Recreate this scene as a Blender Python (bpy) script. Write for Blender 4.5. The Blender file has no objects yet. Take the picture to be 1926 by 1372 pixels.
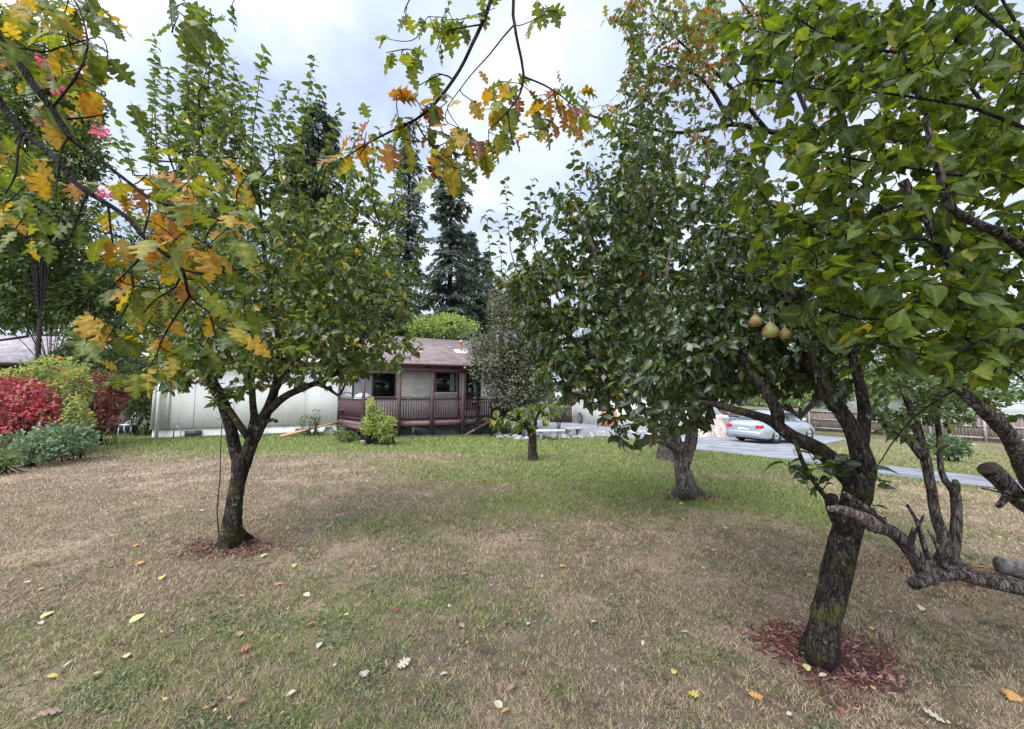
import bpy, math, random
import numpy as np
from mathutils import Vector, noise as mnoise
R = math.radians
rng = np.random.default_rng(11)
random.seed(5)
scn = bpy.context.scene
C = scn.collection

# ------------------------------------------------------------------ camera, sky, sun, exposure
CAMZ, PITCH, F, CX, CY = 1.55, R(4.75), 710.0, 963.0, 686.0
cd = bpy.data.cameras.new('camera'); cam = bpy.data.objects.new('camera', cd); C.objects.link(cam)
cd.sensor_width = 36; cd.lens = 36 * F / 1926; cd.clip_start = 0.02; cd.clip_end = 2000
cam.location = (0, 0, CAMZ); cam.rotation_euler = (R(90) + PITCH, 0, 0)
scn.camera = cam
SUN_EL, SUN_AZ = R(54), R(215)     # azimuth clockwise from +Y: behind the camera, left
w = bpy.data.worlds.new('World'); scn.world = w; w.use_nodes = True
nt = w.node_tree; nd = nt.nodes; lk = nt.links; nd.clear()
def N(t, **k):
    n = nd.new(t)
    for a, b in k.items(): setattr(n, a, b)
    return n
out = N('ShaderNodeOutputWorld'); bg = N('ShaderNodeBackground'); lk.new(bg.outputs[0], out.inputs[0])
sky = N('ShaderNodeTexSky', sky_type='NISHITA', sun_disc=False); sky.sun_elevation = SUN_EL; sky.sun_rotation = SUN_AZ
tc = N('ShaderNodeTexCoord'); sp = N('ShaderNodeSeparateXYZ'); lk.new(tc.outputs['Generated'], sp.inputs[0])
za = N('ShaderNodeMath', operation='ADD'); lk.new(sp.outputs[2], za.inputs[0]); za.inputs[1].default_value = .32
zm = N('ShaderNodeMath', operation='MAXIMUM'); lk.new(za.outputs[0], zm.inputs[0]); zm.inputs[1].default_value = .12
dx = N('ShaderNodeMath', operation='DIVIDE'); lk.new(sp.outputs[0], dx.inputs[0]); lk.new(zm.outputs[0], dx.inputs[1])
dy = N('ShaderNodeMath', operation='DIVIDE'); lk.new(sp.outputs[1], dy.inputs[0]); lk.new(zm.outputs[0], dy.inputs[1])
cb = N('ShaderNodeCombineXYZ'); lk.new(dx.outputs[0], cb.inputs[0]); lk.new(dy.outputs[0], cb.inputs[1])
n1 = N('ShaderNodeTexNoise'); n1.inputs['Scale'].default_value = 1.9; n1.inputs['Detail'].default_value = 6; n1.inputs['Roughness'].default_value = .5
n1.inputs['Distortion'].default_value = .4; lk.new(cb.outputs[0], n1.inputs['Vector'])
cr = N('ShaderNodeValToRGB'); lk.new(n1.outputs[0], cr.inputs[0])
e = cr.color_ramp.elements; e[0].position = .38; e[0].color = (.53, .61, .84, 1); e[1].position = .64; e[1].color = (1.0, 1.03, 1.06, 1)
m_ = cr.color_ramp.elements.new(.48); m_.color = (.68, .78, .98, 1)
mul = N('ShaderNodeMixRGB', blend_type='MULTIPLY'); mul.inputs[0].default_value = 1; lk.new(cr.outputs[0], mul.inputs[1]); mul.inputs[2].default_value = (5.9, 5.9, 5.9, 1)
n2 = N('ShaderNodeTexNoise'); n2.inputs['Scale'].default_value = 1.1; n2.inputs['Detail'].default_value = 5; lk.new(cb.outputs[0], n2.inputs['Vector'])
cr2 = N('ShaderNodeValToRGB'); lk.new(n2.outputs[0], cr2.inputs[0])
e = cr2.color_ramp.elements; e[0].position = .36; e[0].color = (.35,)*3 + (1,); e[1].position = .46; e[1].color = (1, 1, 1, 1)
mx = N('ShaderNodeMixRGB'); lk.new(cr2.outputs[0], mx.inputs[0]); lk.new(sky.outputs[0], mx.inputs[1]); lk.new(mul.outputs[0], mx.inputs[2])
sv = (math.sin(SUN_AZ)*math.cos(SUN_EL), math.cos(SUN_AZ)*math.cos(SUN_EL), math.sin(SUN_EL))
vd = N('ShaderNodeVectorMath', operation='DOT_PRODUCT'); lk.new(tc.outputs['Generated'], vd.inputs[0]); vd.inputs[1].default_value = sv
gl_ = N('ShaderNodeMapRange', interpolation_type='SMOOTHSTEP'); lk.new(vd.outputs['Value'], gl_.inputs[0]); gl_.inputs[1].default_value = .30; gl_.inputs[2].default_value = 1.0; gl_.inputs[3].default_value = 1.0; gl_.inputs[4].default_value = 4.0  # clouds brightened around the sun, out of view, added as soft fill light
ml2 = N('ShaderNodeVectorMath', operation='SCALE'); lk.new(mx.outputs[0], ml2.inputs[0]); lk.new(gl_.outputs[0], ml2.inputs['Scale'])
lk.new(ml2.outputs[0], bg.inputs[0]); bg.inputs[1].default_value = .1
sd = bpy.data.lights.new('sun', 'SUN'); sd.energy = 1.5; sd.angle = R(28); sd.color = (1, .96, .9)
so = bpy.data.objects.new('sun', sd); C.objects.link(so)
so.rotation_euler = Vector((-math.sin(SUN_AZ)*math.cos(SUN_EL), -math.cos(SUN_AZ)*math.cos(SUN_EL), -math.sin(SUN_EL))).to_track_quat('-Z', 'Y').to_euler()
scn.view_settings.view_transform = 'Standard'; scn.view_settings.look = 'None'; scn.view_settings.gamma = 1
scn.view_settings.exposure = 1.02
try:
    scn.cycles.max_bounces = 6; scn.cycles.diffuse_bounces = 4; scn.cycles.transmission_bounces = 4
except Exception: pass

# ------------------------------------------------------------------ geometry of the place
def gz(x, y):
    t = .75 * np.asarray(x, float) + .5 * np.asarray(y, float)
    return -.045 * 1.5 * np.logaddexp(0, (np.minimum(t, 36) - 4) / 1.5)
def ray(px, py):
    a = (px - CX) / F; b = (CY - py) / F
    return a, math.cos(PITCH) - b * math.sin(PITCH), math.sin(PITCH) + b * math.cos(PITCH)
def P(px, py, Y):
    a, b, c = ray(px, py); s = Y / b
    return np.array((a * s, Y, CAMZ + c * s))
def G(px, py, dz=0):
    a, b, c = ray(px, py); s = 5.0
    for _ in range(60):
        z = float(gz(a * s, b * s)); s = .5 * s + .5 * (z - CAMZ) / c
    return np.array((a * s, b * s, float(gz(a * s, b * s)) + dz))
def proj(x, y, z):
    b = y * math.cos(PITCH) + (z - CAMZ) * math.sin(PITCH); c = -y * math.sin(PITCH) + (z - CAMZ) * math.cos(PITCH)
    return CX + F * x / b, CY - F * c / b

# ------------------------------------------------------------------ object helpers
def tag(o, label=None, cat=None, group=None, kind=None):
    if label: o['label'] = label
    if cat: o['category'] = cat
    if group: o['group'] = group
    if kind: o['kind'] = kind
    return o
def thing(name, label, cat, loc=(0, 0, 0), rz=0, group=None):
    o = bpy.data.objects.new(name, None); o.empty_display_size = .2; C.objects.link(o)
    o.location = loc; o.rotation_euler = (0, 0, rz)
    return tag(o, label, cat, group)
def raw(name, V, Fs, mat, parent=None, rnd=None, vein=None, smooth=False, world=False):
    """V (n,3); Fs list of (m,k) index arrays; verts in parent's local space unless world."""
    V = np.asarray(V, float)
    if world and parent is not None:
        l = np.array(parent.location); a = -parent.rotation_euler.z; V = V - l
        V = np.stack([V[:, 0]*math.cos(a) - V[:, 1]*math.sin(a), V[:, 0]*math.sin(a) + V[:, 1]*math.cos(a), V[:, 2]], 1)
    me = bpy.data.meshes.new(name)
    Fs = [np.asarray(f, np.int32) for f in Fs if len(f)]
    li = np.concatenate([f.ravel() for f in Fs]); tot = np.concatenate([np.full(len(f), f.shape[1], np.int32) for f in Fs])
    st = np.concatenate([[0], np.cumsum(tot)[:-1]]).astype(np.int32)
    me.vertices.add(len(V)); me.vertices.foreach_set('co', V.astype(np.float32).ravel())
    me.loops.add(len(li)); me.loops.foreach_set('vertex_index', li)
    me.polygons.add(len(tot)); me.polygons.foreach_set('loop_start', st)
    if smooth: me.polygons.foreach_set('use_smooth', np.ones(len(tot), bool))
    me.update(calc_edges=True)
    if rnd is not None:
        a = me.attributes.new('rnd', 'FLOAT', 'FACE'); a.data.foreach_set('value', np.asarray(rnd, np.float32))
    if vein is not None:
        a = me.attributes.new('vein', 'FLOAT', 'POINT'); a.data.foreach_set('value', np.asarray(vein, np.float32))
    me.materials.append(mat)
    o = bpy.data.objects.new(name, me); C.objects.link(o)
    if parent is not None: o.parent = parent
    return o
class Acc:
    def __init__(s): s.V = []; s.F = {}; s.n = 0
    def add(s, V, Fs):
        V = np.asarray(V, float)
        for f in Fs:
            f = np.asarray(f)
            if len(f): s.F.setdefault(f.shape[1], []).append(f + s.n)
        s.V.append(V); s.n += len(V); return s
    def box(s, x0, x1, y0, y1, z0, z1):
        V = [(x, y, z) for z in (z0, z1) for y in (y0, y1) for x in (x0, x1)]
        return s.add(V, [[(0, 2, 3, 1), (4, 5, 7, 6), (0, 1, 5, 4), (2, 6, 7, 3), (0, 4, 6, 2), (1, 3, 7, 5)]])
    def tube(s, pts, rad, k=8, bump=0, cap=True, seed=0):
        pts = np.asarray(pts, float); n = len(pts); rad = np.broadcast_to(np.asarray(rad, float), (n,))
        T = np.gradient(pts, axis=0); T /= np.linalg.norm(T, axis=1)[:, None] + 1e-9
        u = np.cross(T[0], (0, 0, 1) if abs(T[0][2]) < .9 else (1, 0, 0)); u /= np.linalg.norm(u)
        V = np.empty((n, k, 3)); ang = np.arange(k) * 2 * math.pi / k
        for i in range(n):
            u = u - T[i] * np.dot(u, T[i]); u /= np.linalg.norm(u) + 1e-9; v = np.cross(T[i], u)
            r = rad[i]
            if bump:
                rr = np.array([r * (1 + bump * mnoise.noise((math.cos(a)*1.6 + seed, math.sin(a)*1.6, i*.13)) + .45*bump*mnoise.noise((math.cos(a)*6 + seed, math.sin(a)*6, i*.22)) + .25*bump*mnoise.noise((math.cos(a)*3 + seed, math.sin(a)*3, i*.8))) for a in ang])
            else: rr = r
            V[i] = pts[i] + (np.cos(ang) * rr)[:, None] * u + (np.sin(ang) * rr)[:, None] * v
        a = np.arange(k); b = (a + 1) % k; q = []
        for i in range(n - 1): q.append(np.stack([a + i*k, b + i*k, b + (i+1)*k, a + (i+1)*k], 1))
        V = V.reshape(-1, 3); Fs = [np.concatenate(q)]
        if cap:
            V = np.concatenate([V, [pts[0], pts[-1]]])
            Fs.append(np.concatenate([np.stack([b, a, np.full(k, n*k)], 1), np.stack([a + (n-1)*k, b + (n-1)*k, np.full(k, n*k+1)], 1)]))
        return s.add(V, Fs)
    def lathe(s, prof, k=16, c=(0, 0, 0), M=None):
        """prof list of (r, z)."""
        ang = np.arange(k) * 2 * math.pi / k; n = len(prof)
        V = np.array([[(r*math.cos(a), r*math.sin(a), z) for a in ang] for r, z in prof]).reshape(-1, 3)
        if M is not None: V = V @ np.asarray(M, float).T
        V = V + np.asarray(c); a = np.arange(k); b = (a + 1) % k
        return s.add(V, [np.concatenate([np.stack([a + i*k, b + i*k, b + (i+1)*k, a + (i+1)*k], 1) for i in range(n-1)])])
    def obj(s, name, mat, parent=None, smooth=False, world=False, bevel=0):
        o = raw(name, np.concatenate(s.V), [np.concatenate(f) for f in s.F.values()], mat, parent, smooth=smooth, world=world)
        if bevel:
            b = o.modifiers.new('bevel', 'BEVEL'); b.width = bevel; b.segments = 2; b.limit_method = 'ANGLE'
        return o
def box(name, mat, parent, *b, bevel=0): return Acc().box(*b).obj(name, mat, parent, bevel=bevel)

# ------------------------------------------------------------------ materials
def newmat(name):
    m = bpy.data.materials.new(name); m.use_nodes = True; n = m.node_tree.nodes; n.clear()
    o = n.new('ShaderNodeOutputMaterial'); p = n.new('ShaderNodeBsdfPrincipled'); m.node_tree.links.new(p.outputs[0], o.inputs[0])
    return m, n, m.node_tree.links, p, o
def rgba(c): return tuple(c) + (1,)
def mat(name, col, rough=.7, col2=None, scale=6, lo=.35, hi=.65, bump=0, bscale=40, metal=0, spec=.4, stretch=(1, 1, 1), detail=6):
    m, n, l, p, o = newmat(name)
    tc = n.new('ShaderNodeTexCoord'); mp = n.new('ShaderNodeMapping'); l.new(tc.outputs['Object'], mp.inputs[0]); mp.inputs['Scale'].default_value = stretch
    t = n.new('ShaderNodeTexNoise'); t.inputs['Scale'].default_value = scale; t.inputs['Detail'].default_value = detail; t.inputs['Roughness'].default_value = .65
    l.new(mp.outputs[0], t.inputs['Vector'])
    r = n.new('ShaderNodeValToRGB'); l.new(t.outputs[0], r.inputs[0])
    c2 = col2 if col2 else tuple(x * .8 for x in col)
    r.color_ramp.elements[0].position = lo; r.color_ramp.elements[0].color = rgba(c2)
    r.color_ramp.elements[1].position = hi; r.color_ramp.elements[1].color = rgba(col)
    l.new(r.outputs[0], p.inputs['Base Color'])
    p.inputs['Roughness'].default_value = rough; p.inputs['Metallic'].default_value = metal; p.inputs['Specular IOR Level'].default_value = spec
    if bump:
        t2 = n.new('ShaderNodeTexNoise'); t2.inputs['Scale'].default_value = bscale; t2.inputs['Detail'].default_value = 5; l.new(mp.outputs[0], t2.inputs['Vector'])
        b = n.new('ShaderNodeBump'); b.inputs['Strength'].default_value = 1; b.inputs['Distance'].default_value = bump
        l.new(t2.outputs[0], b.inputs['Height']); l.new(b.outputs[0], p.inputs['Normal'])
    return m
def leafmat(name, ramp, patch=0, pscale=14, trans=.4, rough=.45, tgain=(1.5, 1.5, .8), spec=.35, gain=1):
    ramp = [(q, tuple(x*gain for x in c)) for q, c in ramp]
    m, n, l, p, o = newmat(name)
    at = n.new('ShaderNodeAttribute'); at.attribute_name = 'rnd'; f = at.outputs['Fac']
    tc = n.new('ShaderNodeTexCoord')
    if patch:
        t = n.new('ShaderNodeTexNoise'); t.inputs['Scale'].default_value = pscale; t.inputs['Detail'].default_value = 3; l.new(tc.outputs['Object'], t.inputs['Vector'])
        a = n.new('ShaderNodeMath'); a.operation = 'MULTIPLY_ADD'; l.new(t.outputs[0], a.inputs[0]); a.inputs[1].default_value = patch; a.inputs[2].default_value = -patch * .5
        b = n.new('ShaderNodeMath'); b.operation = 'ADD'; l.new(a.outputs[0], b.inputs[0]); l.new(f, b.inputs[1]); f = b.outputs[0]
    r = n.new('ShaderNodeValToRGB'); l.new(f, r.inputs[0]); els = r.color_ramp.elements
    els[0].position = ramp[0][0]; els[0].color = rgba(ramp[0][1]); els[1].position = ramp[-1][0]; els[1].color = rgba(ramp[-1][1])
    for q, c in ramp[1:-1]: els.new(q).color = rgba(c)
    v = n.new('ShaderNodeAttribute'); v.attribute_name = 'vein'
    t3 = n.new('ShaderNodeTexNoise'); t3.inputs['Scale'].default_value = 90; t3.inputs['Detail'].default_value = 2; l.new(tc.outputs['Object'], t3.inputs['Vector'])
    pw = n.new('ShaderNodeMath'); pw.operation = 'POWER'; l.new(v.outputs['Fac'], pw.inputs[0]); pw.inputs[1].default_value = 6
    vm = n.new('ShaderNodeMath'); vm.operation = 'MULTIPLY'; l.new(pw.outputs[0], vm.inputs[0]); vm.inputs[1].default_value = .35
    mv = n.new('ShaderNodeMixRGB'); l.new(vm.outputs[0], mv.inputs[0]); l.new(r.outputs[0], mv.inputs[1]); mv.inputs[2].default_value = (.30, .34, .10, 1)
    hs = n.new('ShaderNodeHueSaturation'); l.new(mv.outputs[0], hs.inputs['Color'])
    vv = n.new('ShaderNodeMapRange'); l.new(t3.outputs[0], vv.inputs[0]); vv.inputs[1].default_value = .3; vv.inputs[2].default_value = .7; vv.inputs[3].default_value = .75; vv.inputs[4].default_value = 1.25
    l.new(vv.outputs[0], hs.inputs['Value'])
    l.new(hs.outputs[0], p.inputs['Base Color']); p.inputs['Roughness'].default_value = rough; p.inputs['Specular IOR Level'].default_value = spec
    tg = n.new('ShaderNodeMixRGB'); tg.blend_type = 'MULTIPLY'; tg.inputs[0].default_value = 1; l.new(hs.outputs[0], tg.inputs[1]); tg.inputs[2].default_value = rgba(tgain)
    tr = n.new('ShaderNodeBsdfTranslucent'); l.new(tg.outputs[0], tr.inputs[0])
    ms = n.new('ShaderNodeMixShader'); ms.inputs[0].default_value = trans; l.new(p.outputs[0], ms.inputs[1]); l.new(tr.outputs[0], ms.inputs[2]); l.new(ms.outputs[0], o.inputs[0])
    return m
def barkmat(name, dark, light, lichen, lich_amt=.62, moss=None, moss_amt=.55, scale=10):
    m, n, l, p, o = newmat(name)
    tc = n.new('ShaderNodeTexCoord'); mp = n.new('ShaderNodeMapping'); l.new(tc.outputs['Object'], mp.inputs[0]); mp.inputs['Scale'].default_value = (1, 1, .22)
    def nz(sc, vec, det=6):
        t = n.new('ShaderNodeTexNoise'); t.inputs['Scale'].default_value = sc; t.inputs['Detail'].default_value = det; t.inputs['Roughness'].default_value = .7; l.new(vec, t.inputs['Vector']); return t.outputs[0]
    def rmp(f, a, b):
        q = n.new('ShaderNodeMapRange'); l.new(f, q.inputs[0]); q.inputs[1].default_value = a; q.inputs[2].default_value = b; return q.outputs[0]
    def mixc(f, a, b):
        q = n.new('ShaderNodeMixRGB'); l.new(f, q.inputs[0])
        for i, c in ((1, a), (2, b)):
            if isinstance(c, tuple): q.inputs[i].default_value = rgba(c)
            else: l.new(c, q.inputs[i])
        return q.outputs[0]
    base = nz(scale * 4, mp.outputs[0])
    c = mixc(rmp(base, .42, .60), dark, light)
    vo = n.new('ShaderNodeTexVoronoi'); vo.feature = 'DISTANCE_TO_EDGE'; vo.inputs['Scale'].default_value = scale*4.5
    wr = n.new('ShaderNodeMixRGB'); wr.blend_type = 'ADD'; wr.inputs[0].default_value = .035; l.new(mp.outputs[0], wr.inputs[1])
    nw = n.new('ShaderNodeTexNoise'); nw.inputs['Scale'].default_value = scale*2; l.new(mp.outputs[0], nw.inputs['Vector']); l.new(nw.outputs['Color'], wr.inputs[2]); l.new(wr.outputs[0], vo.inputs['Vector'])
    crk = rmp(vo.outputs['Distance'], .0, .09); c = mixc(crk, tuple(x*.5 for x in dark), c)
    hgt_ = n.new('ShaderNodeMath'); hgt_.operation = 'MULTIPLY_ADD'; l.new(crk, hgt_.inputs[0]); hgt_.inputs[1].default_value = .55; l.new(base, hgt_.inputs[2])
    if moss: c = mixc(rmp(nz(scale * .55, tc.outputs['Object'], 8), moss_amt, moss_amt + .1), c, moss)
    c = mixc(rmp(nz(scale * 1.5, tc.outputs['Object'], 7), lich_amt, lich_amt + .10), c, lichen)
    l.new(c, p.inputs['Base Color']); p.inputs['Roughness'].default_value = .9; p.inputs['Specular IOR Level'].default_value = .2
    b = n.new('ShaderNodeBump'); b.inputs['Distance'].default_value = .022; l.new(hgt_.outputs[0], b.inputs['Height']); l.new(b.outputs[0], p.inputs['Normal'])
    return m

M = {}
M['bark_pear'] = barkmat('pear bark', (.018, .013, .010), (.072, .054, .041), (.24, .235, .20), .58, (.075, .065, .02), .52)
M['bark_grey'] = barkmat('grey bark', (.035, .028, .024), (.19, .155, .13), (.28, .26, .23), .60)
M['bark_pale'] = barkmat('pale bark', (.06, .045, .038), (.30, .255, .22), (.40, .38, .34), .60, (.09, .06, .02), .6)
M['bark_dark'] = barkmat('dark bark', (.012, .009, .008), (.05, .038, .034), (.10, .09, .08), .7)
M['dead_wood'] = mat('dead wood', (.34, .27, .22), .85, (.10, .07, .055), 22, .42, .58, bump=.01, bscale=50)
M['bare_wood'] = barkmat('bare wood', (.12, .085, .065), (.40, .32, .26), (.52, .45, .38), .62, scale=14)
M['old_wood'] = mat('old grey wood', (.17, .155, .14), .9, (.07, .06, .055), 20, .4, .6, bump=.01, bscale=40)
M['cut_wood'] = mat('cut wood', (.075, .045, .032), .9, (.03, .018, .014), 20)
M['leaf_pearL'] = leafmat('pear leaf mid green', [(0, (.050, .085, .030)), (.45, (.11, .155, .036)), (.78, (.18, .235, .045)), (.965, (.26, .30, .05)), (.98, (.60, .42, .04)), (1, (.55, .25, .05))], 0, trans=.36, spec=.5, rough=.38, gain=.80)
M['leaf_pearR'] = leafmat('pear leaf dark green', [(0, (.030, .058, .026)), (.5, (.062, .098, .028)), (.86, (.12, .165, .035)), (.97, (.20, .26, .05)), (1, (.35, .14, .04))], 0, trans=.32, spec=.55, rough=.34, gain=.74)
M['leaf_near'] = leafmat('dark glossy pear leaf', [(0, (.026, .046, .020)), (.6, (.048, .080, .024)), (.95, (.10, .14, .03)), (1, (.18, .20, .04))], 0, gain=.72, trans=.28, spec=.55, rough=.3)
M['leaf_broad'] = leafmat('broad green leaf', [(0, (.055, .090, .022)), (.5, (.090, .145, .022)), (.86, (.15, .215, .028)), (.955, (.30, .31, .045)), (1, (.45, .26, .06))], .16, 9, trans=.5, tgain=(1.7, 1.6, .5), spec=.25, rough=.5, gain=.70)
M['leaf_oak'] = leafmat('oak leaf', [(0, (.095, .135, .03)), (.34, (.17, .22, .03)), (.50, (.36, .35, .04)), (.63, (.68, .40, .04)), (.78, (.52, .20, .03)), (.9, (.25, .075, .03)), (1, (.10, .03, .02))], .42, 11, trans=.42, tgain=(1.45, 1.45, .7), gain=.74)
M['leaf_oakfar'] = leafmat('far oak leaf', [(0, (.07, .10, .03)), (.55, (.12, .15, .035)), (.75, (.24, .22, .04)), (.88, (.32, .11, .035)), (1, (.22, .05, .03))], .2, 5, trans=.36)
M['leaf_small'] = leafmat('small green leaf', [(0, (.045, .08, .03)), (.6, (.09, .14, .04)), (1, (.17, .23, .06))], 0, trans=.35, gain=.85)
M['clover'] = leafmat('clover leaf', [(0, (.035, .058, .025)), (.6, (.08, .115, .05)), (1, (.17, .21, .10))], 0, trans=.2)
M['leaf_plum'] = leafmat('grey green leaf', [(0, (.05, .055, .042)), (.6, (.115, .12, .09)), (.93, (.20, .20, .13)), (1, (.24, .13, .08))], 0, trans=.25)
M['needle'] = leafmat('fir needles', [(0, (.040, .060, .056)), (.6, (.072, .098, .088)), (1, (.11, .14, .115))], 0, trans=.15, rough=.6)
M['leaf_red'] = leafmat('red creeper leaf', [(0, (.06, .012, .018)), (.4, (.30, .028, .05)), (.85, (.58, .09, .12)), (.95, (.50, .20, .14)), (1, (.2, .2, .06))], 0, trans=.35, tgain=(1.3, .8, .8))
M['leaf_darkred'] = leafmat('dark red creeper leaf', [(0, (.05, .02, .02)), (.4, (.20, .045, .05)), (.7, (.34, .05, .075)), (.85, (.30, .16, .12)), (1, (.13, .16, .06))], 0, trans=.35)
M['leaf_vine'] = leafmat('yellow green vine leaf', [(0, (.10, .15, .05)), (.45, (.23, .28, .10)), (.75, (.40, .43, .17)), (.88, (.50, .42, .06)), (1, (.50, .12, .06))], 0, trans=.4)
M['leaf_bluegreen'] = leafmat('blue green shrub leaf', [(0, (.045, .075, .045)), (.5, (.10, .16, .09)), (1, (.22, .30, .18))], 0, trans=.25)
M['leaf_light'] = leafmat('light green shrub leaf', [(0, (.12, .17, .05)), (.5, (.26, .33, .10)), (.9, (.42, .46, .13)), (1, (.5, .4, .15))], 0, trans=.4)
M['leaf_back'] = leafmat('background foliage', [(0, (.045, .075, .03)), (.6, (.09, .14, .045)), (1, (.16, .22, .06))], 0, trans=.3)
M['blossom'] = leafmat('pink blossom', [(0, (.55, .05, .20)), (1, (.78, .14, .38))], 0, trans=.3)
M['siding'] = None
M['white'] = mat('white painted wood', (.74, .74, .69), .65, (.62, .62, .57), 3)
M['cream'] = mat('cream wall', (.80, .76, .66), .75, (.72, .68, .58), 4)
M['concrete'] = mat('painted concrete', (.62, .61, .56), .85, (.42, .41, .37), 3, bump=.004)
M['concrete2'] = mat('grey concrete', (.42, .41, .38), .9, (.28, .27, .25), 6, bump=.004)
M['maroon'] = mat('maroon stained wood', (.105, .050, .052), .6, (.060, .028, .030), 5, stretch=(1, 1, 3))
M['maroon2'] = mat('faded maroon board', (.19, .105, .10), .7, (.12, .062, .06), 5)
M['black'] = mat('black sheet', (.018, .019, .021), .45, (.01, .01, .01), 4, bump=.03, bscale=5)
M['deck_shade'] = mat('under deck shade', (.02, .02, .02), .9)  # near black, shade under the deck put into the colour
M['glass'] = mat('window glass', (.03, .033, .03), .06, (.015, .018, .016), 2, spec=.8)
M['dframe'] = mat('dark window frame', (.03, .022, .02), .5)
M['curtain'] = mat('grey curtain', (.42, .42, .42), .9, (.25, .25, .26), 12, stretch=(4, 1, .1))
M['orangewood'] = mat('new plank', (.60, .31, .16), .7, (.45, .22, .12), 4, stretch=(1, 8, 8))
M['grey_metal'] = mat('grey metal', (.33, .34, .36), .4, metal=.5)
M['dark_metal'] = mat('dark metal', (.05, .055, .065), .5)
M['stone'] = mat('pale stone', (.50, .47, .42), .9, (.17, .16, .145), 2.5, .42, .58, bump=.01, bscale=20)
M['tarp'] = mat('beige tarp', (.60, .50, .42), .7, (.40, .32, .27), 3, bump=.03, bscale=7)
M['car_paint'] = mat('silver paint', (.50, .54, .56), .28, (.46, .50, .52), 2, metal=.55, spec=.6)
M['car_glass'] = mat('car glass', (.05, .07, .07), .08, spec=.9)
M['tyre'] = mat('tyre rubber', (.02, .02, .02), .85)
M['rim'] = mat('wheel rim', (.55, .56, .58), .35, metal=.6)
M['red_light'] = mat('red light lens', (.48, .03, .035), .25)
M['plate'] = mat('pale plate', (.6, .62, .66), .5)
M['fence'] = mat('weathered fence board', (.30, .235, .205), .9, (.115, .075, .062), 5, stretch=(2, 2, .25), bump=.003)
M['fence_rail'] = mat('grey fence rail', (.40, .36, .33), .9, (.26, .23, .21), 5)
M['pear'] = mat('pear skin', (.30, .28, .085), .5, (.22, .10, .035), 20, .40, .58)
M['mulch'] = leafmat('red bark mulch', [(0, (.035, .014, .012)), (.35, (.085, .032, .025)), (.75, (.185, .068, .052)), (.92, (.30, .13, .10)), (1, (.30, .23, .18))], 0, trans=0, rough=.9)
M['grass'] = None

# ------------------------------------------------------------------ lawn patches
GB = [(-200, 860, 400, 22, .15), (1500, 815, 900, 40, .75)]
def greenness(x, y):
    """0 dry .. 1 green; the worn and green patches of the lawn, in world metres."""
    x = np.asarray(x, float); y = np.asarray(y, float)
    g = .24 + .73 / (1 + np.exp(-(y + .12*x - 9.4) * 1.6))
    def blob(cx, cy, rx, ry, a): return a * np.exp(-((x - cx)/rx)**2 - ((y - cy)/ry)**2)
    g = g + blob(-.8, 3.1, 1.5, .7, .24) + blob(-1.9, 2.3, 1.2, .6, .20) + blob(-.7, 1.75, .9, .35, .18) + blob(-3.2, 1.9, 1.2, .7, .15)
    g = g + blob(3.4, 6.7, 2.4, 1.2, .75) + blob(.3, 5.7, 1.6, .8, .42) + blob(1.5, 8.2, 1.8, 1.1, .45) + blob(-1.2, 7.9, 2.6, 1.0, .42) + blob(4.3, 5.2, 1.0, .9, .4) + blob(-1.4, 4.6, 1.0, .5, .3)
    g = g - blob(2.8, 11.0, 3.5, .8, .25) - blob(-6, 8, 4, 1.4, .25) - blob(-3.0, 10.3, 2.6, .5, .5)
    far = 1/(1 + np.exp(-((.75*x + .5*y) - 14) * .8))
    return np.clip(g * (1 - far) + far * .55, 0, 1)
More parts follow.
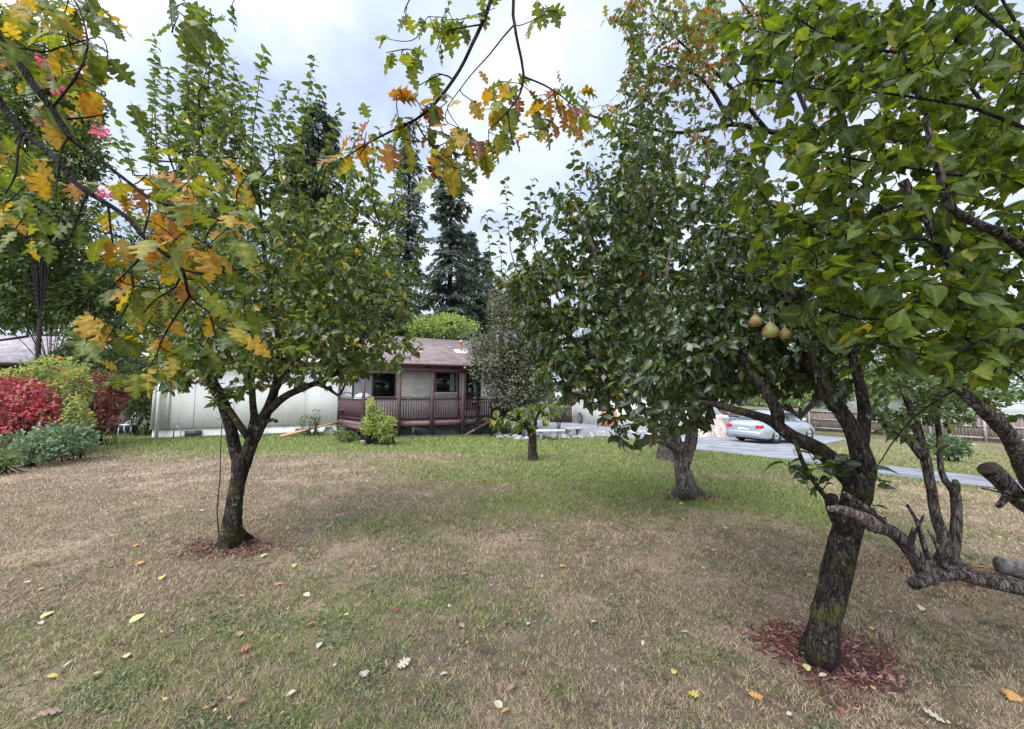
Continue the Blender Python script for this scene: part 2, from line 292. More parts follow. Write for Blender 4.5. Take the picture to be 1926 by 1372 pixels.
def groundmat(blades=False):
    m, n, l, p, o = newmat('dry grass blades' if blades else 'lawn soil')
    at = n.new('ShaderNodeAttribute'); at.attribute_name = 'green'
    ge = n.new('ShaderNodeNewGeometry')
    def nz(sc, det=6, ro=.6):
        t = n.new('ShaderNodeTexNoise'); t.inputs['Scale'].default_value = sc; t.inputs['Detail'].default_value = det; t.inputs['Roughness'].default_value = ro; l.new(ge.outputs['Position'], t.inputs['Vector']); return t.outputs[0]
    def ma(op, a, b, c=None):
        q = n.new('ShaderNodeMath'); q.operation = op
        for i, v in enumerate((a, b, c)):
            if v is None: continue
            if isinstance(v, (int, float)): q.inputs[i].default_value = v
            else: l.new(v, q.inputs[i])
        return q.outputs[0]
    def rm(f, a, b):
        q = n.new('ShaderNodeMapRange'); l.new(f, q.inputs[0]); q.inputs[1].default_value = a; q.inputs[2].default_value = b; return q.outputs[0]
    def mixc(f, a, b):
        q = n.new('ShaderNodeMixRGB'); l.new(f, q.inputs[0]) if not isinstance(f, float) else setattr(q.inputs[0], 'default_value', f)
        for i, c in ((1, a), (2, b)):
            if isinstance(c, tuple): q.inputs[i].default_value = rgba(c)
            else: l.new(c, q.inputs[i])
        return q.outputs[0]
    g = ma('ADD', at.outputs['Fac'], ma('MULTIPLY_ADD', nz(1.3, 8, .75), 1.5, -.75))
    g = ma('ADD', g, ma('MULTIPLY_ADD', nz(9, 5, .75), 1.3, -.65))
    if blades:
        r = n.new('ShaderNodeAttribute'); r.attribute_name = 'rnd'
        dry = mixc(rm(r.outputs['Fac'], 0, 1), (.105, .072, .044), (.68, .53, .36))
        grn = mixc(rm(r.outputs['Fac'], 0, 1), (.08, .105, .035), (.42, .46, .165))
        g = ma('ADD', g, ma('MULTIPLY_ADD', r.outputs['Fac'], .3, -.15))
    else:
        dry = mixc(rm(nz(60, 6, .8), .3, .7), (.040, .028, .019), (.31, .235, .16))  # dark soil tones stand in for shadow in the gaps between blades
        grn = mixc(rm(nz(60, 6, .8), .3, .7), (.028, .038, .014), (.21, .235, .075))
        dry = mixc(rm(nz(.9, 6), .48, .62), dry, (.33, .245, .175)); dry = mixc(rm(nz(2.7, 8, .75), .52, .64), dry, (.10, .068, .05))
    c = mixc(rm(g, .26, .80), dry, grn)
    l.new(c, p.inputs['Base Color']); p.inputs['Roughness'].default_value = .95; p.inputs['Specular IOR Level'].default_value = .1
    if not blades:
        b = n.new('ShaderNodeBump'); b.inputs['Distance'].default_value = .02; l.new(nz(45, 6, .8), b.inputs['Height']); l.new(b.outputs[0], p.inputs['Normal'])
    else:
        tr = n.new('ShaderNodeBsdfTranslucent'); l.new(c, tr.inputs[0])
        ms = n.new('ShaderNodeMixShader'); ms.inputs[0].default_value = .25; l.new(p.outputs[0], ms.inputs[1]); l.new(tr.outputs[0], ms.inputs[2]); l.new(ms.outputs[0], o.inputs[0])
    return m
def fattr(o, name, v, dom='POINT'):
    a = o.data.attributes.new(name, 'FLOAT', dom); a.data.foreach_set('value', np.asarray(v, np.float32))

# ground: one sheet to the horizon
a = np.linspace(-1, 1, 300); gx = np.sinh(a * 5.2) / math.sinh(5.2) * 500
b = np.linspace(0, 1, 340); gy = -25 + 0*b
gy = np.concatenate([np.linspace(-30, 0, 20)[:-1], np.sinh(b * 5.0) / math.sinh(5.0) * 700])
XX, YY = np.meshgrid(gx, gy); ZZ = gz(XX, YY)
ZZ = ZZ + np.where(YY < 12, .015 * np.sin(XX * 1.7 + .5 * YY) * np.cos(YY * 1.3), 0)
def gzz(x, y): return gz(x, y) + np.where(np.asarray(y) < 12, .015 * np.sin(np.asarray(x) * 1.7 + .5 * np.asarray(y)) * np.cos(np.asarray(y) * 1.3), 0)
nx_, ny_ = len(gx), len(gy); ii = (np.arange(ny_-1)[:, None]*nx_ + np.arange(nx_-1)[None]).ravel()
gr = raw('ground', np.stack([XX.ravel(), YY.ravel(), ZZ.ravel()], 1), [np.stack([ii, ii+1, ii+nx_+1, ii+nx_], 1)], groundmat(), smooth=True)
fattr(gr, 'green', greenness(XX.ravel(), YY.ravel())); tag(gr, kind='structure')

# driveway
near = [(960, 820), (1040, 821), (1170, 823), (1310, 847), (1400, 857), (1500, 868), (1650, 893), (1926, 926), (2300, 972)]
far_ = [(1000, 790), (1075, 794), (1200, 797), (1420, 806), (1600, 826), (1490, 848), (1646, 874), (1926, 907), (2300, 946)]
def resamp(pts, n):
    pts = np.array([G(*p)[:2] for p in pts]); t = np.linspace(0, len(pts)-1, n); i = np.minimum(t.astype(int), len(pts)-2); f = (t - i)[:, None]
    return pts[i]*(1-f) + pts[i+1]*f
A_, B_ = resamp(near, 81), resamp(far_, 81)
asph = mat('worn asphalt', (.27, .275, .29), .9, (.15, .153, .163), 1.6, .40, .60, bump=.006, bscale=60, detail=12)
dv = []
for k in range(25):
    q = A_*(1-k/24) + B_*(k/24); dv.append(np.column_stack([q, gz(q[:, 0], q[:, 1]) + .02]))
dv = np.array(dv).reshape(-1, 3); ii = (np.arange(24)[:, None]*81 + np.arange(80)[None]).ravel()
tag(raw('driveway', dv, [np.stack([ii, ii+1, ii+82, ii+81], 1)], asph), kind='structure')

# ------------------------------------------------------------------ leaves
def tmpl_strip(us, ws, curl=.3, fold=.12, wave=0.):
    """leaf blade: midrib + two edges."""
    V = [(us[0], 0, 0)]; vein = [1.]; F = []; n = len(us)
    for i in range(1, n-1):
        u = us[i]; z = -curl*u*u
        V += [(u, ws[i], z + fold*ws[i]*2 + wave*math.sin(i*2.1)), (u, 0, z), (u, -ws[i], z + fold*ws[i]*2 + wave*math.sin(i*1.7+1))]; vein += [0, 1, 0]
    V.append((us[-1], 0, -curl*us[-1]**2)); vein.append(1.)
    T = [(0, 2, 1), (0, 3, 2)]; Q = []
    for i in range(1, n-2):
        a = 1 + 3*(i-1); b = a + 3; Q += [(a, a+1, b+1, b), (a+1, a+2, b+2, b+1)]
    a = 1 + 3*(n-3); e = len(V)-1; T += [(a, a+1, e), (a+1, a+2, e)]
    return np.array(V), [np.array(T)] + ([np.array(Q)] if Q else []), np.array(vein)
PEAR = tmpl_strip([0, .16, .42, .70, .90, 1.04], [0, .21, .32, .27, .13, 0], .5, .2)
DIAM = (np.array([(0, 0, 0), (.5, .3, .05), (1, 0, -.15), (.5, -.3, .05)]), [np.array([(0, 2, 1), (0, 3, 2)])], np.array([1., 0, 1, 0]))
BROAD = tmpl_strip([0, .03, .12, .24, .38, .52, .66, .79, .90, 1.04], [0, .17, .32, .40, .42, .385, .31, .21, .11, 0], .30, .07, .018)
def tmpl_oak():
    H = [(.0, .008), (.14, .012), (.17, .06), (.19, .17), (.23, .23), (.30, .17), (.315, .115), (.35, .12), (.37, .23), (.38, .35), (.44, .31), (.48, .37), (.53, .28), (.535, .18), (.55, .12), (.585, .13), (.61, .22),
         (.63, .34), (.685, .29), (.73, .34), (.77, .23), (.76, .15), (.78, .10), (.82, .12), (.85, .19), (.89, .13), (.93, .15), (.93, .07), (1.0, .05), (1.04, .0)]
    n = len(H); V = []; vein = []; Q = []
    for i, (u, v) in enumerate(H):
        mu = 1.04*i/(n-1)*.55 + u*.45; z = -.30*mu*mu
        V += [(u, v, -.30*u*u + .22*v*math.cos(i*.8)), (mu, 0, z), (u, -v, -.30*u*u + .22*v*math.sin(i*.7+.4))]; vein += [.05, 1, .05]
    for i in range(n-1):
        a = 3*i; b = a+3; Q += [(a, a+1, b+1, b), (a+1, a+2, b+2, b+1)]
    return np.array(V), [np.array(Q)], np.array(vein)
OAK = tmpl_oak()
OAKS = (np.array([(0, 0, 0), (.25, .2, .02), (.35, .06, 0), (.55, .33, .02), (.62, .08, -.06), (.85, .2, -.08), (1.05, 0, -.2),
                  (.85, -.2, -.1), (.62, -.08, -.06), (.5, -.33, .05), (.35, -.06, 0), (.25, -.2, .02)]),
        [np.array([(0, 2, 1), (0, 11, 10), (2, 4, 3), (10, 9, 8), (4, 6, 5), (8, 7, 6)]), np.array([(0, 10, 8, 2), ]), np.array([(2, 8, 6, 4)])], np.zeros(12))
def leafcloud(name, T, pos, d, n, size, matl, parent, rnd, wvar=.2, world=True, smooth=True):
    V0, Fs0, vein = T; m = len(pos); nv = len(V0)
    d = d / (np.linalg.norm(d, axis=1)[:, None] + 1e-9); n = n - d * (n*d).sum(1)[:, None]; n /= np.linalg.norm(n, axis=1)[:, None] + 1e-9
    s = np.cross(n, d); wv = rng.uniform(1-wvar, 1+wvar, m); cv = rng.uniform(.2, 1.7, m)
    V = pos[:, None] + size[:, None, None] * (V0[None, :, 0, None]*d[:, None] + V0[None, :, 1, None]*wv[:, None, None]*s[:, None] + V0[None, :, 2, None]*cv[:, None, None]*n[:, None])
    off = (np.arange(m) * nv)[:, None, None]
    Fs = [(f[None] + off).reshape(-1, f.shape[1]) for f in Fs0]
    # rnd must follow the face order of raw(): list by list
    r = np.concatenate([np.repeat(rnd, len(f)) for f in Fs0])
    return raw(name, V.reshape(-1, 3), Fs, matl, parent, rnd=r, vein=np.tile(vein, m), smooth=smooth, world=world)
def rv(m): 
    v = rng.normal(size=(m, 3)); return v / np.linalg.norm(v, axis=1)[:, None]

# ------------------------------------------------------------------ trees
def smooth_path(pts, rad, step=.06):
    pts = np.asarray(pts, float); rad = np.asarray(rad, float)
    P0 = np.vstack([2*pts[0]-pts[1], pts, 2*pts[-1]-pts[-2]]); R0 = np.concatenate([[rad[0]], rad, [rad[-1]]]); o = []; r = []
    for i in range(1, len(P0)-2):
        L = np.linalg.norm(P0[i+1]-P0[i]); k = max(2, int(L/step))
        for t in np.arange(k)/k:
            o.append(.5*((2*P0[i]) + (-P0[i-1]+P0[i+1])*t + (2*P0[i-1]-5*P0[i]+4*P0[i+1]-P0[i+2])*t*t + (-P0[i-1]+3*P0[i]-3*P0[i+1]+P0[i+2])*t**3)); r.append(R0[i]*(1-t)+R0[i+1]*t)
    o.append(pts[-1]); r.append(rad[-1]); return np.array(o), np.array(r)
class Tree:
    def __init__(s, k=1.0): s.k = k; s.limbs = []; s.twigs = []; s.pos = []; s.tan = []; s.rad = []; s.lp = []; s.ld = []; s.lc = []
    def limb(s, pts, rad, step=.06, jit=.12, fine=True):
        p, r = smooth_path(pts, np.asarray(rad)*s.k, step)
        if len(p) > 4:
            j = np.cumsum(rng.normal(size=p.shape), 0); j -= np.linspace(0, 1, len(p))[:, None]*j[-1]; j = j*(r*jit*.35)[:, None]; j[0] = 0; j[-1] = 0; p = p + j
        (s.limbs if fine else s.twigs).append((p, r)); t = np.gradient(p, axis=0)
        s.pos += list(p[1:]); s.tan += list(t[1:]/(np.linalg.norm(t[1:], axis=1)[:, None]+1e-9)); s.rad += list(r[1:]); return s
    def roots(s, b, r, n=6):
        for k in range(n):
            a = k*2*math.pi/n + rng.uniform(-.3, .3); d = np.array((math.cos(a), math.sin(a), 0)); L = r*rng.uniform(1.5, 2.3)
            s.limb([b + d*r*.25 + (0, 0, r*2.2), b + d*r*.72 + (0, 0, r*.8), b + d*L*.72 + (0, 0, r*.12), b + d*L + (0, 0, -r*.4)], [r*.42, r*.45, r*.33, r*.16], step=.03)
        return s
    def grow(s, tips, col, nodes_min_r=0, leaves=6, span=(.3, 1.0), up=.25, droop=.3, rmax=.02, sag=0, maxlen=1.2):
        """tips (n,3) wired to the nearest wood; leaves strung on the outer part of every twig."""
        n0 = len(s.pos); cap = n0 + len(tips)*5 + 10
        Pn = np.zeros((cap, 3)); Pn[:n0] = s.pos; Tn = np.zeros((cap, 3)); Tn[:n0] = s.tan; Rn = np.zeros(cap); Rn[:n0] = s.rad; k = n0
        tips = np.asarray(tips); d0 = np.array([np.min(((Pn[:n0]-t)**2).sum(1)) for t in tips]); order = np.argsort(d0)
        for i in order:
            t = tips[i]; dd = ((Pn[:k]-t)**2).sum(1); j = int(np.argmin(dd)); a = Pn[j]; L = math.sqrt(dd[j])
            if L < .02: continue
            c = a + (Tn[j]*.35 + np.array((0, 0, up)) + rng.normal(size=3)*.10)*L*.8
            tt = np.linspace(0, 1, 6)[:, None]; p = a*(1-tt)**2 + 2*c*tt*(1-tt) + t*tt**2
            r0 = min(Rn[j]*.75, rmax*(.25 + L)); r = np.linspace(max(r0, .0022), .0014, 6)
            s.twigs.append((p, r)); g = np.gradient(p, axis=0); g /= np.linalg.norm(g, axis=1)[:, None]+1e-9
            Pn[k:k+5] = p[1:]; Tn[k:k+5] = g[1:]; Rn[k:k+5] = np.maximum(r[1:], r0*.6); k += 5
            m = leaves if L > .12 else max(2, leaves//2)
            u = np.sqrt(rng.uniform(span[0]**2, span[1]**2, m))*5; ui = np.minimum(u.astype(int), 4); uf = (u-ui)[:, None]
            q = p[ui]*(1-uf) + p[ui+1]*uf; td = g[ui]
            s.lp.append(q); s.ld.append(td*.55 + rv(m)*.9 + np.array((0, 0, -droop))); s.lc.append(np.full(m, col(i) if callable(col) else col, float) if not isinstance(col, tuple) else rng.uniform(col[0], col[1], m))
        s.pos = list(Pn[:k]); s.tan = list(Tn[:k]); s.rad = list(Rn[:k]); return s
    def sprout(s, a, b, r=.005, spacing=.045, col=(0, .9), t0=.1, bend=.05, root=True, leafy=1.):
        a = np.asarray(a, float); b = np.asarray(b, float); L = np.linalg.norm(b-a); mid = (a+b)/2 + rng.normal(size=3)*bend*L
        tt = np.linspace(0, 1, 10)[:, None]; p = a*(1-tt)**2 + 2*mid*tt*(1-tt) + b*tt**2; rr = np.linspace(r, .0016, 10)
        if root and len(s.pos):
            Pn = np.array(s.pos); cand = Pn[np.array(s.rad) > .006]
            if len(cand):
                j = cand[np.argmin(((cand-a)**2).sum(1))]
                q = np.linspace(0, 1, 5)[:-1, None]; c = (j+a)/2 + np.array((0, 0, -.1*np.linalg.norm(a-j))); p = np.vstack([j*(1-q)**2 + 2*c*q*(1-q) + a*q*q, p]); rr = np.concatenate([np.full(4, r*1.2), rr])
                tt2 = p
        s.twigs.append((p, rr)); m = max(3, int(L*(1-t0)/spacing)); u = np.linspace(t0, 1, m)[:, None]
        q = a*(1-u)**2 + 2*mid*u*(1-u) + b*u**2; keep = rng.uniform(size=m) < leafy; q = q[keep]; m = len(q)
        ph = np.arange(m)*2.4 + rng.uniform(0, 6); s.lp.append(q); s.ld.append(np.stack([np.cos(ph), np.sin(ph), rng.uniform(-.1, .7, m)], 1)); s.lc.append(rng.uniform(col[0], col[1], m))
        s.pos += list(p); s.tan += [np.array((0, 0, 1.))]*len(p); s.rad += [.003]*len(p); return s
    def build(s, root, bark, leafm, T, size, twig_mat=None, k=12, name='crown', upn=.8, tw_k=4, ksmall=8, bumpy=.12):
        A = Acc()
        for i, (p, r) in enumerate(s.limbs): A.tube(p, r, k if r.max() > .035 else ksmall, bump=bumpy if r.max() > .02 else 0, seed=i*3.1)
        A.obj('trunk', bark, root, smooth=True, world=True)
        B = Acc()
        for p, r in s.twigs: B.tube(p, r, tw_k, cap=False)
        if s.twigs: B.obj('branches', twig_mat or bark, root, smooth=True, world=True)
        lp = np.concatenate(s.lp); ld = np.concatenate(s.ld); lc = np.concatenate(s.lc); m = len(lp)
        return leafcloud(name, T, lp, ld, rv(m)*.7 + np.array((0, 0, upn)), rng.uniform(size*.5, size*1.2, m), leafm, root, lc)
def PP(L): return [P(x, y, d) for x, y, d in L]
def ell(L, n, Y):
    """n points in the union of ellipses (cx,cy,rx,ry,weight[,Y0,Y1]) given at depth range Y."""
    wts = np.array([e[4]*e[2]*e[3] for e in L], float); wts /= wts.sum(); o = []
    for e, k in zip(L, rng.multinomial(n, wts)):
        y0, y1 = (e[5], e[6]) if len(e) > 5 else Y
        for _ in range(k):
            r = math.sqrt(rng.uniform()); a = rng.uniform(0, 2*math.pi); h = math.sqrt(max(0, 1-r*r)); ym = (y0+y1)/2
            o.append(P(e[0]+e[2]*r*math.cos(a), e[1]+e[3]*r*math.sin(a), ym + (y1-y0)/2*rng.uniform(-1, 1)*(.35+.65*h)))
    return np.array(o)
def px2r(w, Y): return w/2/F*Y

# --- left pear tree
Y = 4.0; base = G(435, 1024)
t = thing('pear_tree', 'tall pear tree on the left lawn with forked mossy trunk and upright leafy shoots', 'tree', base)
T = Tree(.84).roots(base, .115)
T.limb([base + (0, 0, -.05)] + PP([(437, 1000, Y), (443, 951, Y), (452, 900, Y), (456, 858, Y)]), [0.1419, 0.1075, 0.08772, 0.086, 0.1075])
T.limb(PP([(452, 880, Y), (440, 834, Y-.03), (430, 790, Y-.08), (407, 732, Y-.15), (385, 696, Y-.2), (352, 650, Y-.1), (335, 590, Y), (325, 500, Y), (330, 400, Y), (335, 320, Y)]), [0.0645, 0.0645, 0.0602, 0.05504, 0.04816, 0.0387, 0.03096, 0.02408, 0.0172, 0.01032])
T.limb(PP([(458, 880, Y), (474, 834, Y), (496, 785, Y+.05), (512, 743, Y+.05), (525, 688, Y+.1), (520, 600, Y+.1), (500, 500, Y+.1), (490, 400, Y), (480, 300, Y)]), [0.0731, 0.07052, 0.0645, 0.05504, 0.04472, 0.0344, 0.0258, 0.0172, 0.01032])
T.limb(PP([(500, 780, Y+.02), (530, 752, Y-.1), (560, 736, Y-.15), (596, 721, Y-.2), (633, 703, Y-.2), (662, 667, Y-.1), (687, 623, Y), (698, 572, Y+.05), (700, 500, Y+.1), (720, 430, Y+.1)]), [0.043, 0.043, 0.0387, 0.0344, 0.03096, 0.02752, 0.02322, 0.01892, 0.01462, 0.0086])
T.limb(PP([(594, 722, Y-.2), (620, 733, Y-.25), (636, 744, Y-.3), (646, 730, Y-.3), (652, 715, Y-.3)]), [.022, .020, .016, .012, .008])
T.limb(PP([(472, 830, Y-.05), (450, 800, Y-.12), (430, 770, Y-.1), (412, 750, Y)]), [.045, .04, .035, .03])
T.limb(PP([(470, 820, Y+.1), (480, 790, Y+.15), (477, 754, Y+.2), (470, 690, Y+.3), (450, 600, Y+.4), (430, 480, Y+.4), (400, 380, Y+.4), (390, 260, Y+.4)]), [.05, .045, .04, .036, .03, .024, .018, .010])
T.limb(PP([(524, 690, Y+.1), (570, 640, Y+.3), (600, 580, Y+.4), (610, 500, Y+.4), (590, 400, Y+.4), (585, 300, Y+.4)]), [.035, .03, .026, .022, .016, .010])
T.limb(PP([(512, 748, Y), (540, 700, Y-.3), (575, 655, Y-.5), (630, 600, Y-.5), (660, 520, Y-.4)]), [.03, .026, .022, .018, .012])
T.limb(PP([(500, 795, Y-.05), (512, 790, Y-.12), (520, 793, Y-.18)]), [.022, .02, .02])
EL = [(340, 690, 75, 45, 1.2, 3.2, 4.0), (430, 660, 90, 60, 1.0), (560, 670, 80, 45, 1.1), (500, 600, 200, 100, 1.25), (660, 600, 120, 95, 1.2), (480, 470, 200, 100, 1.25), (650, 480, 115, 100, 1.0), (560, 380, 150, 90, .9), (390, 330, 110, 110, .9), (350, 660, 75, 70, 1.2, 3.3, 4.2), (340, 470, 80, 90, .8),
      (700, 660, 95, 45, 1.2, 3.3, 4.2), (600, 690, 100, 40, 1.3, 3.4, 4.4), (450, 690, 60, 60, .9), (380, 230, 75, 70, .8), (330, 710, 45, 35, .9, 3.2, 3.9), (740, 400, 35, 60, .5), (430, 755, 25, 25, .4, 3.7, 4), (670, 350, 40, 40, .35)]
T.grow(ell(EL, 2350, (3.1, 5.1)), (0, 1.0), leaves=9, droop=.25)
for (x0, y0, x1, y1) in [(300, 340, 292, 70), (345, 300, 350, 90), (375, 280, 378, 60), (400, 290, 425, 75), (440, 330, 470, 160), (470, 340, 497, 96), (560, 330, 592, 104), (530, 340, 543, 155), (430, 260, 440, 110), (320, 300, 318, 130), (390, 180, 395, 20),
                         (610, 330, 640, 200), (700, 380, 715, 240), (735, 400, 752, 300), (250, 330, 225, 230), (360, 240, 362, 40), (415, 300, 410, 130), (280, 300, 262, 200), (505, 300, 520, 180), (650, 360, 668, 235), (575, 260, 560, 170), (455, 250, 452, 150), (770, 560, 790, 440), (405, 720, 415, 790), (404, 720, 402, 765)]:
    yy = rng.uniform(3.5, 4.5); T.sprout(P(x0, y0, yy), P(x1, y1, yy + rng.uniform(-.2, .2)), .007, .022, (0, .9))
    yy = rng.uniform(3.6, 4.4); T.sprout(P(x0+rng.uniform(-22, 22), y0, yy), P(x1+rng.uniform(-25, 25), y1+(y0-y1)*rng.uniform(.1, .5), yy), .006, .024, (0, .9))
T.build(t, M['bark_pear'], M['leaf_pearL'], PEAR, .074, k=18, bumpy=.22)

# --- right middle pear tree
Y = 5.9; base = G(1290, 930)
t = thing('pear_tree', 'broad dark pear tree behind the leaning tree with lichen covered double trunk', 'tree', base)
T = Tree(.80).roots(base, .17)
T.limb([base + (.02, 0, -.05)] + PP([(1288, 915, Y), (1283, 885, Y), (1282, 855, Y), (1276, 835, Y)]), [0.2232, 0.1628, 0.1348, 0.1302, 0.1209])
T.limb(PP([(1286, 870, Y), (1298, 830, Y), (1302, 800, Y), (1310, 770, Y), (1320, 700, Y), (1340, 600, Y), (1350, 480, Y), (1350, 360, Y)]), [.12, .115, .105, .10, .08, .06, .04, .02])
T.limb(PP([(1280, 860, Y), (1268, 825, Y), (1262, 790, Y), (1250, 740, Y), (1220, 650, Y), (1200, 520, Y), (1195, 380, Y), (1190, 250, Y)]), [.12, .10, .09, .08, .06, .04, .028, .015])
T.limb(PP([(1275, 848, Y-.05), (1245, 830, Y-.3), (1215, 832, Y-.6), (1190, 842, Y-.9), (1160, 820, Y-1.2)]), [.07, .06, .045, .035, .015])
T.limb(PP([(1262, 790, Y), (1200, 730, Y-.4), (1140, 690, Y-.9), (1080, 640, Y-1.2), (1020, 590, Y-1.5), (985, 540, Y-1.5)]), [.07, .055, .045, .035, .022, .012])
T.limb(PP([(1310, 770, Y), (1380, 680, Y-.2), (1420, 580, Y-.4), (1440, 450, Y-.4)]), [.07, .055, .04, .02])
T.limb(PP([(1220, 650, Y), (1150, 560, Y-.9), (1110, 450, Y-1.2), (1080, 380, Y-1.2)]), [.05, .04, .028, .015])
T.limb(PP([(1250, 740, Y), (1240, 640, Y-1.2), (1250, 540, Y-1.6), (1270, 420, Y-1.6)]), [.05, .04, .03, .015])
ER = [(1180, 560, 210, 140, 1.4), (1110, 640, 110, 100, 1.3, 3.9, 5.5), (1250, 440, 200, 100, 1.2), (1080, 470, 120, 80, .9), (1290, 340, 150, 80, .9), (1190, 350, 100, 90, .8), (1040, 560, 90, 70, 1.0, 3.8, 5.2), (1060, 690, 60, 60, .9, 3.9, 5.3),
      (1190, 720, 140, 50, 1.3, 3.8, 5.5), (1380, 600, 120, 160, 1.2), (990, 520, 60, 45, .8, 3.9, 5), (1200, 250, 60, 70, .55), (1100, 400, 120, 50, .6), (1010, 570, 55, 70, .7, 3.9, 5), (1230, 160, 45, 80, .3), (1200, 805, 70, 30, .8, 4.4, 5.4), (1130, 760, 50, 30, .8, 4.2, 5.2)]
T.grow(ell(ER, 2300, (4.0, 6.6)), (0, 1.0), leaves=9, droop=.45, rmax=.02)
for (x0, y0, x1, y1) in [(1195, 300, 1188, 0), (1205, 320, 1213, 5), (1225, 330, 1225, 120), (1170, 330, 1175, 140), (1010, 480, 1003, 335), (960, 470, 950, 335), (985, 500, 975, 400), (945, 530, 938, 420), (1080, 400, 1078, 275), (1085, 390, 1095, 300), (1115, 400, 1120, 300), (1140, 380, 1135, 270), (1030, 460, 1025, 370),
                         (1255, 330, 1270, 200), (1290, 320, 1300, 180), (1330, 330, 1340, 220), (1050, 440, 1050, 350), (1160, 400, 1150, 260), (925, 520, 915, 400), (1240, 250, 1245, 60), (965, 560, 935, 520)]:
    yy = rng.uniform(4.6, 5.6); T.sprout(P(x0, y0, yy), P(x1, y1, yy), .007, .04, (.1, .9))
T.build(t, M['bark_pale'], M['leaf_pearR'], PEAR, .098, k=18, bumpy=.22)

# --- near leaning pear tree
Y = 2.27; base = G(1543, 1238)
t = thing('pear_tree', 'nearest pear tree, dark leaning trunk in red mulch, long limb reaching left', 'tree', base)
T = Tree(.92).roots(base, .082)
T.limb([base + (0, 0, -.05)] + PP([(1543, 1222, Y), (1552, 1160, Y), (1566, 1100, Y), (1583, 1040, Y), (1600, 980, Y), (1612, 930, Y), (1620, 895, Y)]), [0.09204, 0.08268, 0.07644, 0.07332, 0.07176, 0.07176, 0.07332, 0.0663], step=.04)
T.limb(PP([(1616, 920, Y), (1622, 880, Y), (1612, 840, Y), (1600, 805, Y+.02), (1576, 768, Y+.05), (1552, 738, Y+.08), (1540, 705, Y+.1), (1515, 660, Y+.15), (1490, 590, Y+.2), (1470, 500, Y+.25)]), [0.0663, 0.0585, 0.05148, 0.04524, 0.04056, 0.03744, 0.03354, 0.02964, 0.02184, 0.0117], step=.04)
T.limb(PP([(1615, 850, Y), (1624, 800, Y+.06), (1622, 735, Y+.12), (1600, 650, Y+.2), (1590, 560, Y+.3)]), [0.0429, 0.03588, 0.0312, 0.0234, 0.01404], step=.04)
T.limb(PP([(1618, 930, Y-.02), (1592, 893, Y-.03), (1541, 846, Y-.03), (1489, 822, Y), (1458, 796, Y+.03), (1427, 783, Y+.05), (1385, 772, Y+.1), (1350, 762, Y+.15), (1310, 755, Y+.25), (1260, 740, Y+.4)]), [0.0585, 0.05304, 0.0468, 0.04056, 0.0351, 0.02886, 0.02496, 0.02028, 0.0156, 0.00936], step=.04)
T.limb(PP([(1462, 798, Y+.03), (1460, 775, Y), (1447, 750, Y), (1427, 722, Y+.03), (1400, 680, Y+.1), (1370, 620, Y+.2), (1350, 550, Y+.3)]), [.038, .034, .03, .026, .022, .016, .010], step=.04)
T.limb(PP([(1590, 1000, Y-.02), (1580, 985, Y-.06), (1568, 960, Y-.09), (1563, 932, Y-.1)]), [.04, .036, .034, .032], step=.03)
T.limb(PP([(1570, 960, Y-.08), (1550, 932, Y-.12), (1530, 905, Y-.15), (1510, 870, Y-.15), (1498, 838, Y-.12), (1490, 822, Y)]), [.016, .014, .013, .012, .012, .012], step=.03)
T.limb(PP([(1540, 700, Y+.1), (1470, 660, Y+.3), (1400, 640, Y+.4), (1320, 620, Y+.5)]), [.03, .024, .018, .01], step=.05)
EN = [(1300, 700, 130, 65, 1.0, 2.3, 3.2), (1400, 640, 140, 100, 1.3, 2.3, 3.3), (1440, 500, 130, 110, 1.1, 2.4, 3.6), (1530, 620, 120, 100, 1.0, 2.3, 3.4), (1280, 600, 90, 80, .7, 2.6, 3.6), (1340, 430, 90, 70, .55, 2.9, 3.8), (1490, 710, 90, 35, .9, 2.3, 3.0), (1260, 770, 100, 40, .8, 2.3, 3.0), (1560, 720, 40, 40, .5, 2.2, 2.8), (1400, 400, 120, 60, .6, 2.8, 3.8)]
T.grow(ell(EN, 1500, (2.3, 3.5)), (0, 1.0), leaves=8, droop=.7, rmax=.014)
T.sprout(P(1262, 770, 2.25), P(1150, 790, 2.05), .004, .035, (.1, .8)); T.sprout(P(1250, 790, 2.2), P(1190, 800, 2.0), .004, .03, (.1, .9)); T.sprout(P(1290, 770, 2.2), P(1230, 830, 2.1), .004, .03, (.1, .6))
for (x0, y0, x1, y1) in [(1530, 905, 1475, 872), (1515, 880, 1500, 905), (1545, 925, 1570, 880), (1595, 895, 1570, 865), (1600, 860, 1560, 900), (1635, 930, 1655, 975), (1625, 900, 1660, 905), (1520, 850, 1545, 890), (1505, 860, 1520, 920), (1640, 880, 1665, 920)]:
    T.sprout(P(x0, y0, 2.15), P(x1, y1, 2.08), .0035, .022, (0, .9), root=False)
T.build(t, M['bark_dark'] if False else M['bark_pear'], M['leaf_near'], PEAR, .072, k=24, bumpy=.2)
for i, (px, py, r) in enumerate([(1421, 604, .027), (1449, 622, .035), (1477, 628, .025)]):
    A = Acc(); A.lathe([(0.001, -1.0), (.55, -.93), (.9, -.6), (1.0, -.2), (.9, .25), (.6, .65), (.38, .95), (.22, 1.12), (.05, 1.18), (.04, 1.8), (0.001, 1.82)], 18)
    A.V = [v * r + np.array(P(px, py, 1.75)) for v in A.V]; A.obj('pear', M['pear'], t, smooth=True, world=True)

